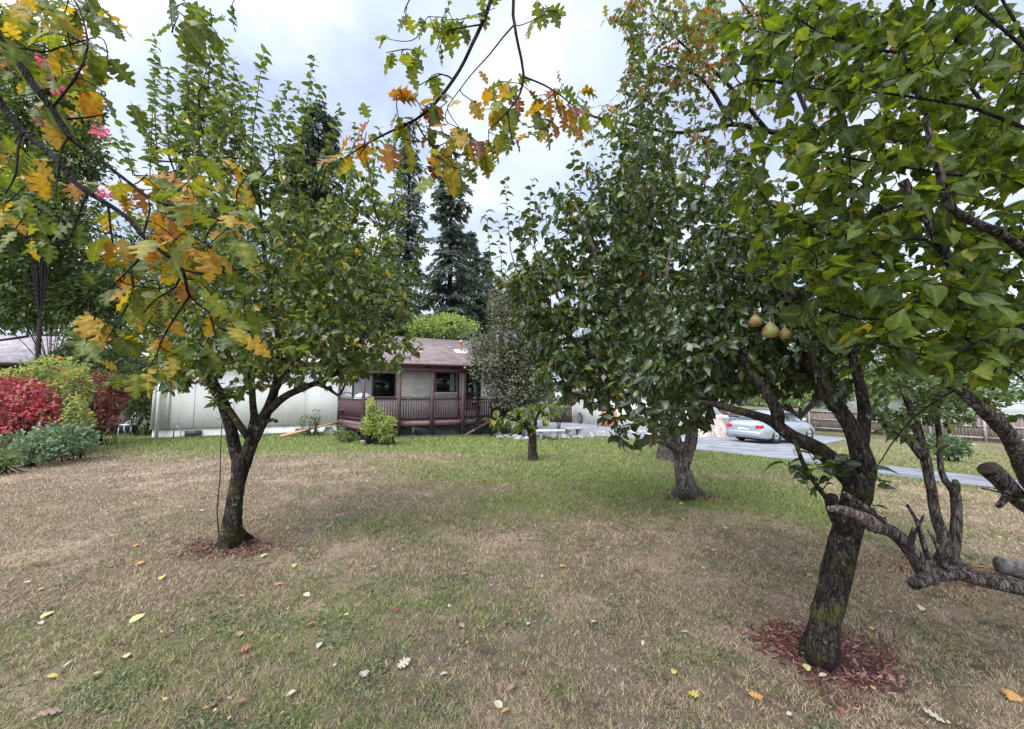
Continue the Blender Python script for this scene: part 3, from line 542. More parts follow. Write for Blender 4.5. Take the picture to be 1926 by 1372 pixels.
# --- two stemmed tree on the right
Y = 3.5; base = G(1783, 1062)
t = thing('fruit_tree', 'slim two stemmed fruit tree with pale grey bark at the right of the lawn', 'tree', base)
T = Tree(.88).roots(base, .08)
T.limb([base + (0, 0, -.05)] + PP([(1783, 1050, Y), (1775, 1010, Y), (1763, 975, Y), (1752, 926, Y), (1741, 871, Y), (1730, 824, Y), (1718, 780, Y), (1700, 740, Y), (1690, 690, Y+.1)]), [0.0897, 0.0741, 0.05148, 0.0429, 0.04056, 0.04056, 0.039, 0.03432, 0.02652, 0.0156], step=.05)
T.limb(PP([(1788, 1050, Y), (1794, 1010, Y-.03), (1796, 960, Y-.05), (1794, 925, Y-.05), (1776, 903, Y-.05), (1768, 870, Y), (1766, 820, Y), (1762, 770, Y), (1780, 710, Y)]), [0.0546, 0.0429, 0.039, 0.03588, 0.02652, 0.0234, 0.02184, 0.01872, 0.0117], step=.05)
T.limb(PP([(1738, 860, Y), (1715, 832, Y+.02), (1690, 812, Y+.05), (1660, 795, Y+.1)]), [.05, .042, .035, .02], step=.05)
T.limb(PP([(1795, 935, Y-.05), (1800, 918, Y-.08), (1797, 905, Y-.1)]), [.03, .028, .026], step=.03)
T.grow(ell([(1700, 750, 80, 50, 1.2), (1790, 760, 60, 45, 1.1), (1740, 700, 110, 50, .8), (1690, 800, 45, 30, .7), (1780, 830, 20, 28, .6), (1860, 770, 50, 40, .6)], 330, (3.0, 4.2)), (0, 1), leaves=9, rmax=.014)
T.build(t, M['bark_grey'], M['leaf_small'], PEAR, .06, k=16, bumpy=.18)

# --- broad leaved tree standing just off the right edge, heavily pruned
base = np.array((3.75, 2.3, -.1))
t = thing('broadleaf_tree', 'pruned tree at the right edge with large bright green leaves and sawn limbs', 'tree', base)
T = Tree(); Y = 2.0
hub = np.array((3.55, 2.2, .75))
T.limb([base, np.array((3.7, 2.25, .3)), hub, np.array((3.4, 2.1, 1.3)), np.array((3.2, 1.9, 2.0)), np.array((2.9, 1.7, 2.9))], [.2, .17, .15, .12, .09, .05])
T.limb([hub + (0, 0, -.2)] + PP([(1990, 1120, 2.1), (1926, 1108, Y), (1860, 1094, Y), (1800, 1078, Y), (1760, 1078, Y), (1738, 1070, Y)]), [.05, .04, .037, .035, .035, .040, .043], step=.04)
T.limb(PP([(1748, 1078, Y), (1730, 1060, Y), (1712, 1035, Y-.02), (1690, 1010, Y-.05), (1665, 996, Y-.08), (1640, 990, Y-.1)]), [.042, .038, .033, .030, .030, .030], step=.03)
T.limb(PP([(1750, 1085, Y-.03), (1732, 1092, Y-.08), (1718, 1098, Y-.12)]), [.035, .03, .026], step=.02)
T.limb(PP([(1690, 1012, Y-.04), (1662, 985, Y-.08), (1635, 960, Y-.1), (1605, 938, Y-.12), (1588, 928, Y-.13)]), [.018, .016, .014, .012, .010], step=.03)
T.limb(PP([(1744, 1050, Y-.03), (1737, 1020, Y-.05), (1727, 985, Y-.06), (1716, 965, Y-.06), (1706, 950, Y-.06)]), [.012, .011, .010, .008, .007], step=.02)
T.limb(PP([(1727, 985, Y-.06), (1734, 978, Y-.06), (1737, 970, Y-.06)]), [.007, .006, .005], step=.02)
T.limb(PP([(1712, 1022, Y-.03), (1718, 1005, Y-.04), (1722, 994, Y-.04)]), [.014, .012, .012], step=.02)
T.limb(PP([(1780, 1070, Y-.02), (1768, 1040, Y-.04), (1755, 1012, Y-.05), (1746, 998, Y-.05)]), [.014, .010, .008, .006], step=.02)
T.limb([hub + (0, 0, .3)] + PP([(1990, 960, 1.95), (1950, 925, 1.8), (1926, 880, 1.6), (1905, 830, 1.5), (1880, 800, 1.45), (1850, 772, 1.4), (1815, 742, 1.4), (1782, 721, 1.4)]), [.05, .042, .034, .028, .026, .026, .021, .0175, .017], step=.03)
T.limb([hub + (0, 0, .05)] + PP([(1990, 985, 1.95), (1945, 958, 1.9), (1910, 932, 1.9), (1885, 905, 1.9), (1862, 884, 1.9)]), [.05, .042, .038, .036, .037, .041], step=.03)
T.limb(PP([(1898, 925, 1.88), (1888, 942, 1.84), (1878, 952, 1.82)]), [.018, .014, .012], step=.02)
T.limb(PP([(1915, 935, 1.86), (1875, 925, 1.8), (1845, 918, 1.78)]), [.004, .0035, .003], fine=False)
T.limb([np.array((3.2, 1.9, 2.0))] + PP([(2000, 670, 1.5), (1926, 616, 1.35), (1875, 589, 1.3), (1816, 527, 1.3), (1789, 498, 1.3), (1770, 461, 1.3), (1747, 419, 1.3), (1720, 380, 1.3), (1698, 340, 1.3)]), [.05, .028, .022, .018, .016, .016, .015, .014, .014, .015], step=.04)
T.limb([np.array((3.2, 1.9, 2.2))] + PP([(1990, 520, 1.5), (1900, 450, 1.3), (1793, 395, 1.25), (1770, 330, 1.25), (1752, 278, 1.25), (1740, 200, 1.3)]), [.04, .02, .014, .012, .011, .009, .006], step=.05)
for L in [[(1950, 250, 1.25), (1926, 240, 1.2), (1850, 210, 1.2), (1800, 196, 1.2), (1730, 185, 1.2), (1660, 175, 1.2), (1560, 170, 1.25), (1488, 160, 1.3)], [(1950, 120, 1.2), (1926, 90, 1.2), (1892, 59, 1.2), (1839, 16, 1.2), (1790, -20, 1.25), (1700, -40, 1.3)],
          [(1960, 110, 1.3), (1926, 69, 1.3), (1885, 0, 1.3), (1860, -40, 1.3)], [(1900, 330, 1.3), (1800, 330, 1.25), (1700, 315, 1.25), (1607, 300, 1.3), (1520, 280, 1.35)], [(1720, 380, 1.3), (1650, 400, 1.3), (1607, 416, 1.3), (1600, 330, 1.3), (1593, 236, 1.3)],
          [(1650, 480, 1.3), (1580, 450, 1.3), (1518, 420, 1.35), (1449, 384, 1.4), (1400, 311, 1.45)], [(1926, 616, 1.35), (1850, 640, 1.3), (1780, 668, 1.25), (1700, 660, 1.25), (1640, 640, 1.3)], [(1816, 527, 1.3), (1740, 560, 1.3), (1650, 600, 1.3), (1580, 590, 1.35), (1500, 560, 1.4), (1450, 540, 1.45)],
          [(1488, 160, 1.3), (1420, 150, 1.35), (1370, 170, 1.4)], [(1789, 498, 1.3), (1740, 450, 1.3), (1680, 455, 1.3), (1650, 450, 1.3)], [(1700, 100, 1.3), (1620, 90, 1.3), (1540, 60, 1.3), (1480, 20, 1.35)], [(1730, 185, 1.2), (1700, 100, 1.3), (1690, 20, 1.3)]]:
    T.limb(PP(L), np.linspace(.007, .003, len(L)), step=.05, fine=False)
EB = [(1800, 120, 160, 130, 1.0), (1640, 150, 160, 120, .95), (1520, 110, 110, 110, .75), (1450, 200, 100, 80, .5), (1700, 330, 190, 110, 1.1), (1520, 330, 130, 90, .8), (1860, 400, 90, 150, 1.1), (1700, 500, 190, 100, 1.6), (1540, 470, 120, 80, 1.0), (1780, 640, 150, 70, 1.3), (1400, 380, 50, 60, .45), (1860, 580, 90, 90, 1.2),
      (1690, 620, 150, 60, 1.1), (1570, 590, 90, 60, .7), (1840, 690, 90, 35, .8), (1440, 510, 50, 50, .4), (1400, 60, 70, 70, .4), (1900, 250, 60, 100, 1.0), (1540, 40, 120, 60, .7), (2030, 400, 80, 400, .8), (1700, -90, 300, 70, .8), (1650, 700, 70, 30, .4), (1905, 760, 25, 50, .5)]
T.grow(ell(EB, 1850, (1.0, 2.3)), (0, .965), leaves=6, droop=.25, rmax=.008, span=(.2, 1))
T.limb(PP([(1926, 715, 1.2), (1891, 693, 1.25), (1856, 705, 1.3), (1801, 731, 1.35), (1747, 764, 1.4), (1714, 790, 1.42), (1690, 819, 1.42), (1675, 838, 1.42), (1657, 867, 1.42), (1646, 880, 1.42)]), [.0045, .004, .0035, .003, .003, .0028, .0026, .0024, .002, .0016], step=.05, fine=False)
T.build(t, M['bark_grey'], M['leaf_broad'], BROAD, .059, k=18, twig_mat=M['bark_dark'], upn=.5, bumpy=.16)
A = Acc(); p, r = smooth_path(PP([(1650, 992, Y-.1), (1625, 975, Y-.12), (1600, 964, Y-.14), (1575, 958, Y-.15), (1558, 957, Y-.15)]), [.029, .026, .022, .018, .011], .02)
A.tube(p, r, 12, bump=.3).obj('dead_branch', M['bare_wood'], t, smooth=True, world=True)
A = Acc()
for (px, py, d, rr, dirp) in [(1781, 720, 1.4, .0168, (1805, 738)), (1859, 881, 1.9, .042, (1880, 903))]:
    c = P(px, py, d); q = P(dirp[0], dirp[1], d); v = (c-q)/np.linalg.norm(c-q); Acc().tube([c - v*.002, c + v*.004], [rr, rr*.96], 16).obj('sawn_end', M['cut_wood'], t, world=True)

# --- the big oak whose branches hang over the camera
base = np.array((-2.9, -1.6, 0))
t = thing('oak_tree', 'large oak overhead, lobed leaves turning yellow and orange, hanging in from left and top', 'tree', base)
T = Tree(); Y = 1.15
T.limb([base + (0, 0, -.1), base + (0, 0, 1), base + (.1, .1, 2.2), base + (.5, .5, 3.4), base + (1.2, 1.0, 4.4), base + (2.2, 1.7, 5.2)], [.38, .3, .27, .22, .15, .09], step=.15)
j1 = base + (.1, .1, 2.2); j2 = base + (1.2, 1.0, 4.4)
T.limb([j1, np.array((-2.4, -.3, 2.7)), P(-260, -60, 1.0), P(-60, 20, 1.05), P(0, 75, 1.1), P(33, 115, 1.1), P(66, 164, 1.1), P(98, 203, 1.12), P(131, 256, 1.12), P(171, 289, 1.15), P(210, 318, 1.15), P(249, 348, 1.15), P(279, 371, 1.15), P(308, 384, 1.15), P(370, 400, 1.18), P(430, 420, 1.2)], [.09, .05, .02, .012, .0105, .010, .0098, .009, .0085, .006, .0055, .005, .0045, .004, .003, .002], step=.04)
T.limb([np.array((-2.4, -.3, 2.7)), P(-260, 80, 1.0), P(-60, 120, 1.05), P(0, 187, 1.1), P(20, 217, 1.1), P(43, 243, 1.1), P(75, 272, 1.1), P(112, 305, 1.1), P(138, 338, 1.1), P(164, 361, 1.1), P(203, 384, 1.12), P(243, 413, 1.12), P(269, 445, 1.12), P(294, 466, 1.12), P(322, 487, 1.12), P(343, 508, 1.14), P(350, 533, 1.14), P(357, 557, 1.15), P(395, 589, 1.17), P(437, 610, 1.2), P(472, 627, 1.2)],
       [.04, .02, .011, .0095, .009, .009, .0082, .008, .0078, .0075, .007, .0065, .0062, .006, .0055, .0052, .0045, .004, .0028, .0024, .002], step=.04)
for L in [[(343, 508, 1.14), (392, 517, 1.15), (437, 510, 1.18), (490, 500, 1.2)], [(284, 459, 1.12), (270, 480, 1.12), (245, 505, 1.12), (206, 543, 1.14), (175, 557, 1.15)], [(269, 445, 1.12), (276, 418, 1.13), (282, 395, 1.14), (279, 371, 1.15)], [(357, 557, 1.15), (325, 603, 1.14), (300, 650, 1.12), (294, 675, 1.1)],
          [(43, 243, 1.1), (33, 282, 1.08), (30, 328, 1.06), (10, 365, 1.05)], [(395, 589, 1.17), (405, 630, 1.17), (408, 660, 1.17)], [(20, 85, 1.1), (80, 98, 1.1), (110, 90, 1.12), (180, 70, 1.15)], [(131, 256, 1.12), (115, 280, 1.1), (108, 330, 1.08), (105, 370, 1.05)], [(125, 224, 1.12), (160, 222, 1.14), (200, 215, 1.16)],
          [(98, 203, 1.12), (140, 150, 1.1), (165, 90, 1.1), (150, 20, 1.12), (120, -30, 1.15)], [(164, 361, 1.1), (150, 400, 1.08), (135, 440, 1.08)], [(203, 384, 1.12), (208, 430, 1.1), (213, 460, 1.1)], [(437, 610, 1.2), (455, 640, 1.2), (470, 665, 1.22)], [(245, 505, 1.12), (250, 540, 1.1), (240, 575, 1.1), (200, 640, 1.05)],
          [(-60, 20, 1.05), (20, -30, 1.2), (200, -60, 1.3), (330, -50, 1.3), (440, -30, 1.35)], [(330, -50, 1.3), (320, 0, 1.25), (325, 60, 1.2)], [(343, 508, 1.14), (330, 540, 1.1), (290, 565, 1.1), (270, 590, 1.1)]]:
    T.limb(PP(L), np.linspace(.0038, .0018, len(L)), step=.04, fine=False)
nL = len(T.pos)
T.limb([j2, np.array((-.9, .4, 4.1)), P(940, -180, 1.2), P(932, -60, 1.25), P(925, 0, 1.3), P(909, 43, 1.3), P(889, 85, 1.3), P(873, 118, 1.3), P(853, 151, 1.3), P(817, 197, 1.3), P(781, 226, 1.3), P(732, 249, 1.3), P(693, 269, 1.3), P(647, 298, 1.3)], [.10, .05, .014, .009, .0078, .0072, .0065, .006, .0058, .005, .0045, .0038, .003, .002], step=.04)
T.limb([np.array((-.9, .4, 4.1)), P(990, -150, 1.3), P(966, 0, 1.35), P(968, 46, 1.35), P(975, 85, 1.35), P(985, 138, 1.35), P(978, 177, 1.35), P(955, 210, 1.35), P(922, 243, 1.35)], [.03, .009, .0062, .006, .0055, .005, .0042, .003, .002], step=.04)
for L in [[(909, 46, 1.3), (873, 52, 1.3), (824, 61, 1.3)], [(968, 46, 1.35), (945, 72, 1.35), (919, 105, 1.35), (886, 141, 1.33), (844, 197, 1.3)], [(986, 145, 1.35), (1025, 161, 1.35), (1055, 180, 1.35), (1075, 197, 1.37), (1100, 215, 1.4), (1130, 225, 1.4)], [(817, 197, 1.3), (825, 225, 1.28), (833, 250, 1.28)],
          [(955, 210, 1.35), (960, 250, 1.35), (965, 270, 1.35)], [(925, 0, 1.3), (870, -30, 1.3), (790, -20, 1.3), (765, 10, 1.3), (760, 25, 1.3)], [(781, 226, 1.3), (800, 260, 1.3), (830, 290, 1.3), (845, 300, 1.3)], [(693, 269, 1.3), (680, 285, 1.28), (676, 295, 1.28)], [(853, 151, 1.3), (830, 140, 1.3), (790, 160, 1.3)]]:
    T.limb(PP(L), np.linspace(.0035, .0016, len(L)), step=.04, fine=False)
# overhead canopy (out of frame, shades the near lawn)
for L in [[(-.9, .4, 4.1), (.4, .2, 4.4), (1.8, .0, 4.6), (3.2, -.6, 4.6)], [(-.7, .1, 5.2), (.6, -.8, 5.6), (1.8, -1.6, 5.8)], [(-1.7, -.6, 4.4), (-2.5, .5, 4.6), (-3.4, 1.2, 4.8)], [(-1.2, .2, 4.3), (-1.6, 1.1, 4.5), (-2.2, 1.9, 4.9)]]:
    T.limb([np.array(p, float) for p in L], [.06, .045, .03, .015][:len(L)], step=.15)
can = []
while len(can) < 150:
    c = np.array((rng.uniform(-4.5, 4), rng.uniform(-3.5, 2.3), rng.uniform(3.7, 6.0)))
    px, py = proj(*c) if c[1] > .4 else (0, -999)
    if py < -90: can.append(c)
T.grow(np.array(can), (0, .8), leaves=6, rmax=.02)
nlp = len(T.lp)
def oak(E, n, col, Yr, leaves=3): T.grow(ell(E, n, Yr), col, leaves=leaves, droop=.75, rmax=.005, span=(.6, 1.0), up=.05)
oak([(60, 60, 110, 70, 1), (130, 150, 90, 90, .8), (40, 330, 60, 60, .7), (170, 30, 60, 50, .6)], 90, (.0, .70), (1.0, 1.8), 3)
oak([(350, 340, 130, 50, 1), (370, 440, 130, 60, 1.2), (230, 400, 90, 60, .7), (300, 500, 90, 50, .8)], 80, (.22, .80), (1.0, 1.6), 3)
oak([(240, 560, 110, 60, 1), (250, 660, 100, 60, .7), (430, 600, 70, 60, .6), (60, 430, 70, 50, .6), (340, 630, 60, 40, .6)], 46, (.0, .70), (1.0, 1.4), 2)
oak([(320, 60, 40, 60, 1), (390, 30, 60, 40, .8)], 14, (.0, .4), (1.1, 1.5), 2)
oak([(790, 80, 90, 70, .7), (850, 30, 60, 30, .7), (960, 20, 80, 25, .5), (740, 20, 30, 20, .3)], 22, (.0, .5), (1.2, 1.6), 2)
oak([(850, 230, 100, 60, 1.2), (720, 240, 60, 40, .7), (780, 190, 50, 30, .7), (860, 300, 60, 50, .8), (680, 290, 60, 30, .6)], 46, (.1, .9), (1.15, 1.5), 2)
oak([(980, 170, 60, 60, 1), (1060, 190, 60, 60, 1), (1000, 250, 60, 40, .7), (1110, 190, 40, 30, .6)], 42, (.1, .9), (1.3, 1.7), 2)
LP, LD, LC = T.lp, T.ld, T.lc
# hero leaves seen clearly: (tip-down position, direction px, colour, depth)
for (x, y, x2, y2, c, d, s) in [(322, 0, 330, 140, .12, 1.0, 1.0), (245, 190, 275, 245, .12, 1.0, .9), (185, 120, 150, 200, .2, 1.1, 1), (640, 290, 655, 200, .75, 1.2, 1), (690, 300, 705, 365, .15, 1.2, 1), (640, 295, 560, 275, .5, 1.2, 1), (770, 25, 712, 80, .1, 1.3, 1), (790, 30, 820, 105, .1, 1.3, 1),
                                (845, 300, 805, 365, .2, 1.25, 1), (845, 300, 875, 345, .55, 1.25, 1), (945, 245, 985, 305, .1, 1.35, 1), (950, 240, 940, 290, .35, 1.35, 1), (1075, 210, 1085, 270, .38, 1.4, 1), (60, 400, 110, 465, .12, 1.0, 1), (225, 560, 290, 700, .1, 1.0, 1), (200, 600, 150, 700, .1, 1.0, 1), (400, 660, 400, 705, .1, 1.15, .9),
                                (460, 630, 500, 705, .08, 1.15, 1), (290, 560, 245, 625, .6, 1.1, .9), (310, 600, 360, 650, .62, 1.1, .9), (150, 620, 175, 720, .02, 1.02, .9), (250, 330, 330, 350, .6, 1.1, 1), (430, 500, 430, 580, .15, 1.15, .9), (150, 130, 145, 200, .88, 1.15, .9), (265, 640, 235, 715, .15, 1.02, 1), (1050, 130, 1045, 160, .7, 1.4, .8), (900, 130, 925, 165, .72, 1.35, .8)]:
    d *= 1.12; a, b = P(x, y, d), P(x2, y2, d+.02); LP.append(a[None]); LD.append((b-a)[None]/np.linalg.norm(b-a)*3); LC.append(np.array([c]))
lp = np.concatenate(LP); ld = np.concatenate(LD); lc = np.concatenate(LC); m = len(lp)
A = Acc()
for i, (p, r) in enumerate(T.limbs): A.tube(p, r, 14 if r.max() > .1 else 8, bump=.1 if r.max() > .1 else 0, seed=i)
A.obj('trunk', M['bark_dark'], t, smooth=True, world=True)
A = Acc()
for p, r in T.twigs: A.tube(p, r, 5, cap=False)
A.obj('branches', M['bark_dark'], t, smooth=True, world=True)
nn = rv(m)*.55 + np.array((0, -.45, .75))
leafcloud('crown', OAK, lp, ld, nn, rng.uniform(.052, .105, m), M['leaf_oak'], t, lc)

# --- second oak farther off, trunk right of the frame
base = np.array((11.2, 6.6, float(gz(11.2, 6.6))))
t = thing('oak_tree', 'distant oak limb with small reddish and green leaves showing high behind the pear shoots', 'tree', base)
T = Tree(); Y = 6.0
T.limb([base, base + (0, 0, 2.5), base + (-.3, 0, 5), base + (-.6, 0, 8)], [.4, .33, .25, .12], step=.3)
T.limb([base + (-.3, 0, 4.6)] + PP([(1926, 270, Y), (1700, 262, Y), (1531, 246, Y), (1482, 252, Y), (1443, 246, Y), (1376, 234, Y), (1290, 250, Y), (1229, 243, Y), (1180, 233, Y), (1120, 220, Y), (1091, 208, Y)]), [.14, .09, .06, .045, .042, .04, .035, .028, .024, .02, .014, .008], step=.12)
for L in [[(1531, 246), (1480, 130), (1420, 40), (1360, -40)], [(1700, 262), (1620, 120), (1560, 0), (1540, -60)], [(1443, 246), (1370, 160), (1290, 90), (1230, 30)], [(1900, 260), (1780, 100), (1700, -20)], [(1376, 234), (1320, 150), (1240, 120)]]:
    T.limb([P(x, y, Y + rng.uniform(-.5, .5)) for x, y in L], np.linspace(.035, .01, len(L)), step=.12)
T.grow(ell([(1270, 90, 110, 80, 1.2), (1240, 180, 90, 60, .9), (1360, 130, 110, 110, .9), (1300, 20, 170, 40, 1), (1120, 230, 70, 35, .8), (1420, 260, 130, 60, .6), (1500, 60, 120, 80, .5), (1180, 10, 30, 20, .6), (1650, 120, 160, 110, .6), (1800, 200, 120, 120, .5), (1280, 300, 100, 60, .5), (1060, 230, 40, 30, .5), (1600, 300, 150, 60, .5)], 640, (5.0, 7.2)), (0, 1.0), leaves=7, rmax=.012)
T.build(t, M['bark_dark'], M['leaf_oakfar'], OAKS, .15, twig_mat=M['bark_dark'], tw_k=3)

# ------------------------------------------------------------------ house
UX = np.array((.9, .436)); UX /= np.linalg.norm(UX); ANG = math.atan2(UX[1], UX[0])
class Frame:
    def __init__(s, o, ang): s.o = np.array(o, float); s.a = ang; s.u = np.array((math.cos(ang), math.sin(ang))); s.v = np.array((-math.sin(ang), math.cos(ang)))
    def hit(s, px, py, yl=0):
        a, b, c = ray(px, py); d = np.array((a, b)); o = s.o[:2] + s.v*yl; k = np.dot(o, s.v)/np.dot(d, s.v); q = d*k
        return float(np.dot(q - s.o[:2], s.u)), CAMZ + c*k - s.o[2]
    def w(s, x, y, z): return np.array((*(s.o[:2] + s.u*x + s.v*y), s.o[2]+z))
HO = (-13.03, 13.75, 0.0); H = Frame(HO, ANG)
def sidingmat(name, col, col2, period=.3):
    m = mat(name, col, .75, col2, 1.2, detail=8); n = m.node_tree.nodes; l = m.node_tree.links; p = [x for x in n if x.type == 'BSDF_PRINCIPLED'][0]
    return m
M['siding'] = mat('pale siding', (.86, .84, .76), .75, (.72, .69, .60), 1.6, .36, .60, bump=.004, bscale=9, stretch=(1, 1, .35), detail=10)
def roofmat(name, c1, c2, c3):
    m, n, l, p, o = newmat(name); tc = n.new('ShaderNodeTexCoord'); b = n.new('ShaderNodeTexBrick'); l.new(tc.outputs['Object'], b.inputs[0])
    b.inputs['Color1'].default_value = rgba(c1); b.inputs['Color2'].default_value = rgba(c2); b.inputs['Mortar'].default_value = rgba(c3); b.inputs['Scale'].default_value = 1; b.inputs['Mortar Size'].default_value = .012
    b.inputs['Brick Width'].default_value = .35; b.inputs['Row Height'].default_value = .15; b.inputs['Bias'].default_value = -.1
    t = n.new('ShaderNodeTexNoise'); t.inputs['Scale'].default_value = 2.5; t.inputs['Detail'].default_value = 8; l.new(tc.outputs['Object'], t.inputs[0])
    h = n.new('ShaderNodeHueSaturation'); l.new(b.outputs[0], h.inputs['Color']); r = n.new('ShaderNodeMapRange'); l.new(t.outputs[0], r.inputs[0]); r.inputs[1].default_value = .3; r.inputs[2].default_value = .7; r.inputs[3].default_value = .7; r.inputs[4].default_value = 1.3; l.new(r.outputs[0], h.inputs['Value'])
    l.new(h.outputs[0], p.inputs['Base Color']); p.inputs['Roughness'].default_value = .95; return m
M['roof'] = roofmat('brown shingles', (.255, .19, .175), (.185, .135, .125), (.11, .08, .075))
M['roof2'] = roofmat('grey brown shingles', (.42, .37, .38), (.33, .28, .29), (.2, .16, .16))
house = thing('house', 'single storey pale house with brown shingle roof behind the maroon deck', 'house', HO, ANG)
LEN, EH = 15.8, 3.05
g0 = H.hit(290, 808)[1]   # bottom of siding
xc = H.hit(638, 750)[0]   # corner by the deck
w = box('wall', M['siding'], house, 0, LEN, 0, 9.0, g0, EH)
box('foundation', M['concrete'], house, .04, LEN-.04, .04, 8.9, -.6, g0 - .01)
box('porch_wall', M['cream'], house, xc + .05, LEN - .02, -.03, .0, g0 + .1, EH - .15)
for x in [1.2, 2.42, 3.64, 4.86]: box('seam', M['concrete2'], house, x, x + .012, -.004, 0.01, g0, EH - .03)
for x in [0.0, .42, xc - .1]: box('batten', M['white'], house, x, x + .07, -.03, 0.01, g0, EH - .03)
a0 = H.hit(302, 700)[0]; box('downspout', M['white'], house, a0, a0 + .09, -.12, -.035, .0, EH)
# roof: two slopes, overhang
def roof(parent, x0, x1, ye, yr, ze, zr, yb, m, th=.12):
    o = thing('tmp', None, None) if False else None
    L = math.hypot(yr-ye, zr-ze)
    A = Acc()
    for (ya, yb_) in ((ye, yr), (yb, yr)):
        V = [(x0, ya, ze), (x1, ya, ze), (x1, yr, zr), (x0, yr, zr)]; V += [(a, b, c-th) for a, b, c in V]
        A.add(V, [[(0, 1, 2, 3), (7, 6, 5, 4), (0, 4, 5, 1), (1, 5, 6, 2), (2, 6, 7, 3), (3, 7, 4, 0)]])
    return A.obj('roof', m, parent)
zr = 5.0; rf = roof(house, -.28, LEN + .5, -.5, 4.4, EH, zr, 9.3, M['roof'])
A = Acc(); A.add([(0, .02, EH-.05), (0, 8.98, EH-.05), (0, 4.4, zr-.14), (.12, .02, EH-.05), (.12, 8.98, EH-.05), (.12, 4.4, zr-.14)], [[(0, 2, 1), (3, 4, 5)], [(0, 1, 4, 3), (1, 2, 5, 4), (2, 0, 3, 5)]]); A.obj('gable', M['siding'], house)
box('gutter', M['white'], house, -.28, LEN + .5, -.62, -.505, EH - .13, EH - .02)
box('fascia', M['maroon'], house, -.28, LEN + .5, -.5, -.47, EH - .27, EH - .135)
box('soffit', M['cream'], house, -.25, LEN + .4, -.468, -.001, EH - .26, EH - .22)
# roof vent pipe
vx, vz = H.hit(866, 672, 2.0)
o = Acc().lathe([(.001, 3.9), (.07, 3.9), (.07, 4.5), (.10, 4.5), (.10, 4.62), (.001, 4.64)], 14, (vx, 1.9, 0)).obj('vent_pipe', M['orangewood'], house, smooth=False)
A = Acc(); A.add([(vx-.35, 1.6, 3.93), (vx+.35, 1.6, 3.93), (vx+.35, 2.15, 4.14), (vx-.35, 2.15, 4.14), (vx-.35, 1.6, 3.8), (vx+.35, 1.6, 3.8), (vx+.35, 2.15, 3.9), (vx-.35, 2.15, 3.9)], [[(0, 1, 2, 3), (0, 4, 5, 1), (1, 5, 6, 2), (3, 2, 6, 7), (0, 3, 7, 4)]]); A.obj('vent_flashing', M['white'], o)
# crawlspace vents, spigot
for (px, py, wd) in ((363, 816, .5), (567, 812, .45)):
    x, z = H.hit(px, py); box('foundation_vent', M['dark_metal'], house, x-wd/2, x+wd/2, .0, .05, z-.13, z+.12)
x, z = H.hit(329, 812)
A = Acc(); A.tube([(x, -.12, -.1), (x, -.12, .5), (x+.03, -.12, .58), (x+.15, -.12, .52)], .02, 8); A.tube([(x+.22, -.15, -.1), (x+.2, -.15, .35), (x+.02, -.12, .5)], .013, 8); A.tube([(x-.05, -.12, .62), (x+.06, -.12, .62)], .012, 6); A.obj('water_tap', M['grey_metal'], house)
def window(p, px0, py0, px1, py1, name='window', fr=M['dframe'], mull=(.5,), curtain=None, pull=-.05):
    x0, z1 = H.hit(px0, py0); x1, z0 = H.hit(px1, py1); z1b = H.hit(px1, py0)[1]; z1 = (z1+z1b)/2; z0 = (z0 + H.hit(px0, py1)[1])/2
    w = thing(name, None, None); w.parent = p; f = .05
    A = Acc(); A.box(x0, x1, pull-.04, pull+.02, z0, z0+f); A.box(x0, x1, pull-.04, pull+.02, z1-f, z1); A.box(x0, x0+f, pull-.04, pull+.02, z0+f, z1-f); A.box(x1-f, x1, pull-.04, pull+.02, z0+f, z1-f)
    for q in mull: xm = x0 + (x1-x0)*q; A.box(xm-.03, xm+.03, pull-.035, pull+.02, z0+f, z1-f)
    A.obj('frame', fr, w); box('pane', M['glass'], w, x0+f, x1-f, pull, pull+.015, z0+f, z1-f)
    if curtain:
        for (a, b) in curtain:
            xa, xb = x0+(x1-x0)*a, x0+(x1-x0)*b; n = 24; V = []; Fq = []
            for i in range(n+1):
                xx = xa+(xb-xa)*i/n; yy = pull-.012+.008*math.sin(i*1.9); V += [(xx, yy, z0+f), (xx, yy, z1-f)]
            for i in range(n): Fq.append((2*i, 2*i+2, 2*i+3, 2*i+1))
            Acc().add(V, [Fq]).obj('curtain', M['curtain'], w)
    return w, (x0, x1, z0, z1)
window(house, 663, 702, 742, 752, 'sliding_door', mull=(.5,), curtain=[(.04, .46)])
ww, (x0, x1, z0, z1) = window(house, 814, 702, 856, 738, curtain=[(.05, .15), (.74, .95)], mull=(.42,))
box('sill', M['cream'], ww, x0-.1, x1+.1, -.10, -.04, z0-.12, z0-.005); box('lintel', M['cream'], ww, x0-.1, x1+.1, -.08, -.04, z1+.005, z1+.08)
dw, (x0, x1, z0, z1) = window(house, 876, 702, 903, 772, 'door', mull=())
Acc().box(x0+.12, x0+.22, -.16, -.09, z0+.98, z0+1.1).obj('handle', M['grey_metal'], dw)
xd, zd = H.hit(861, 722); box('door_frame', M['maroon'], house, xd-.04, xd+.05, -.10, -.035, .5, 2.75)

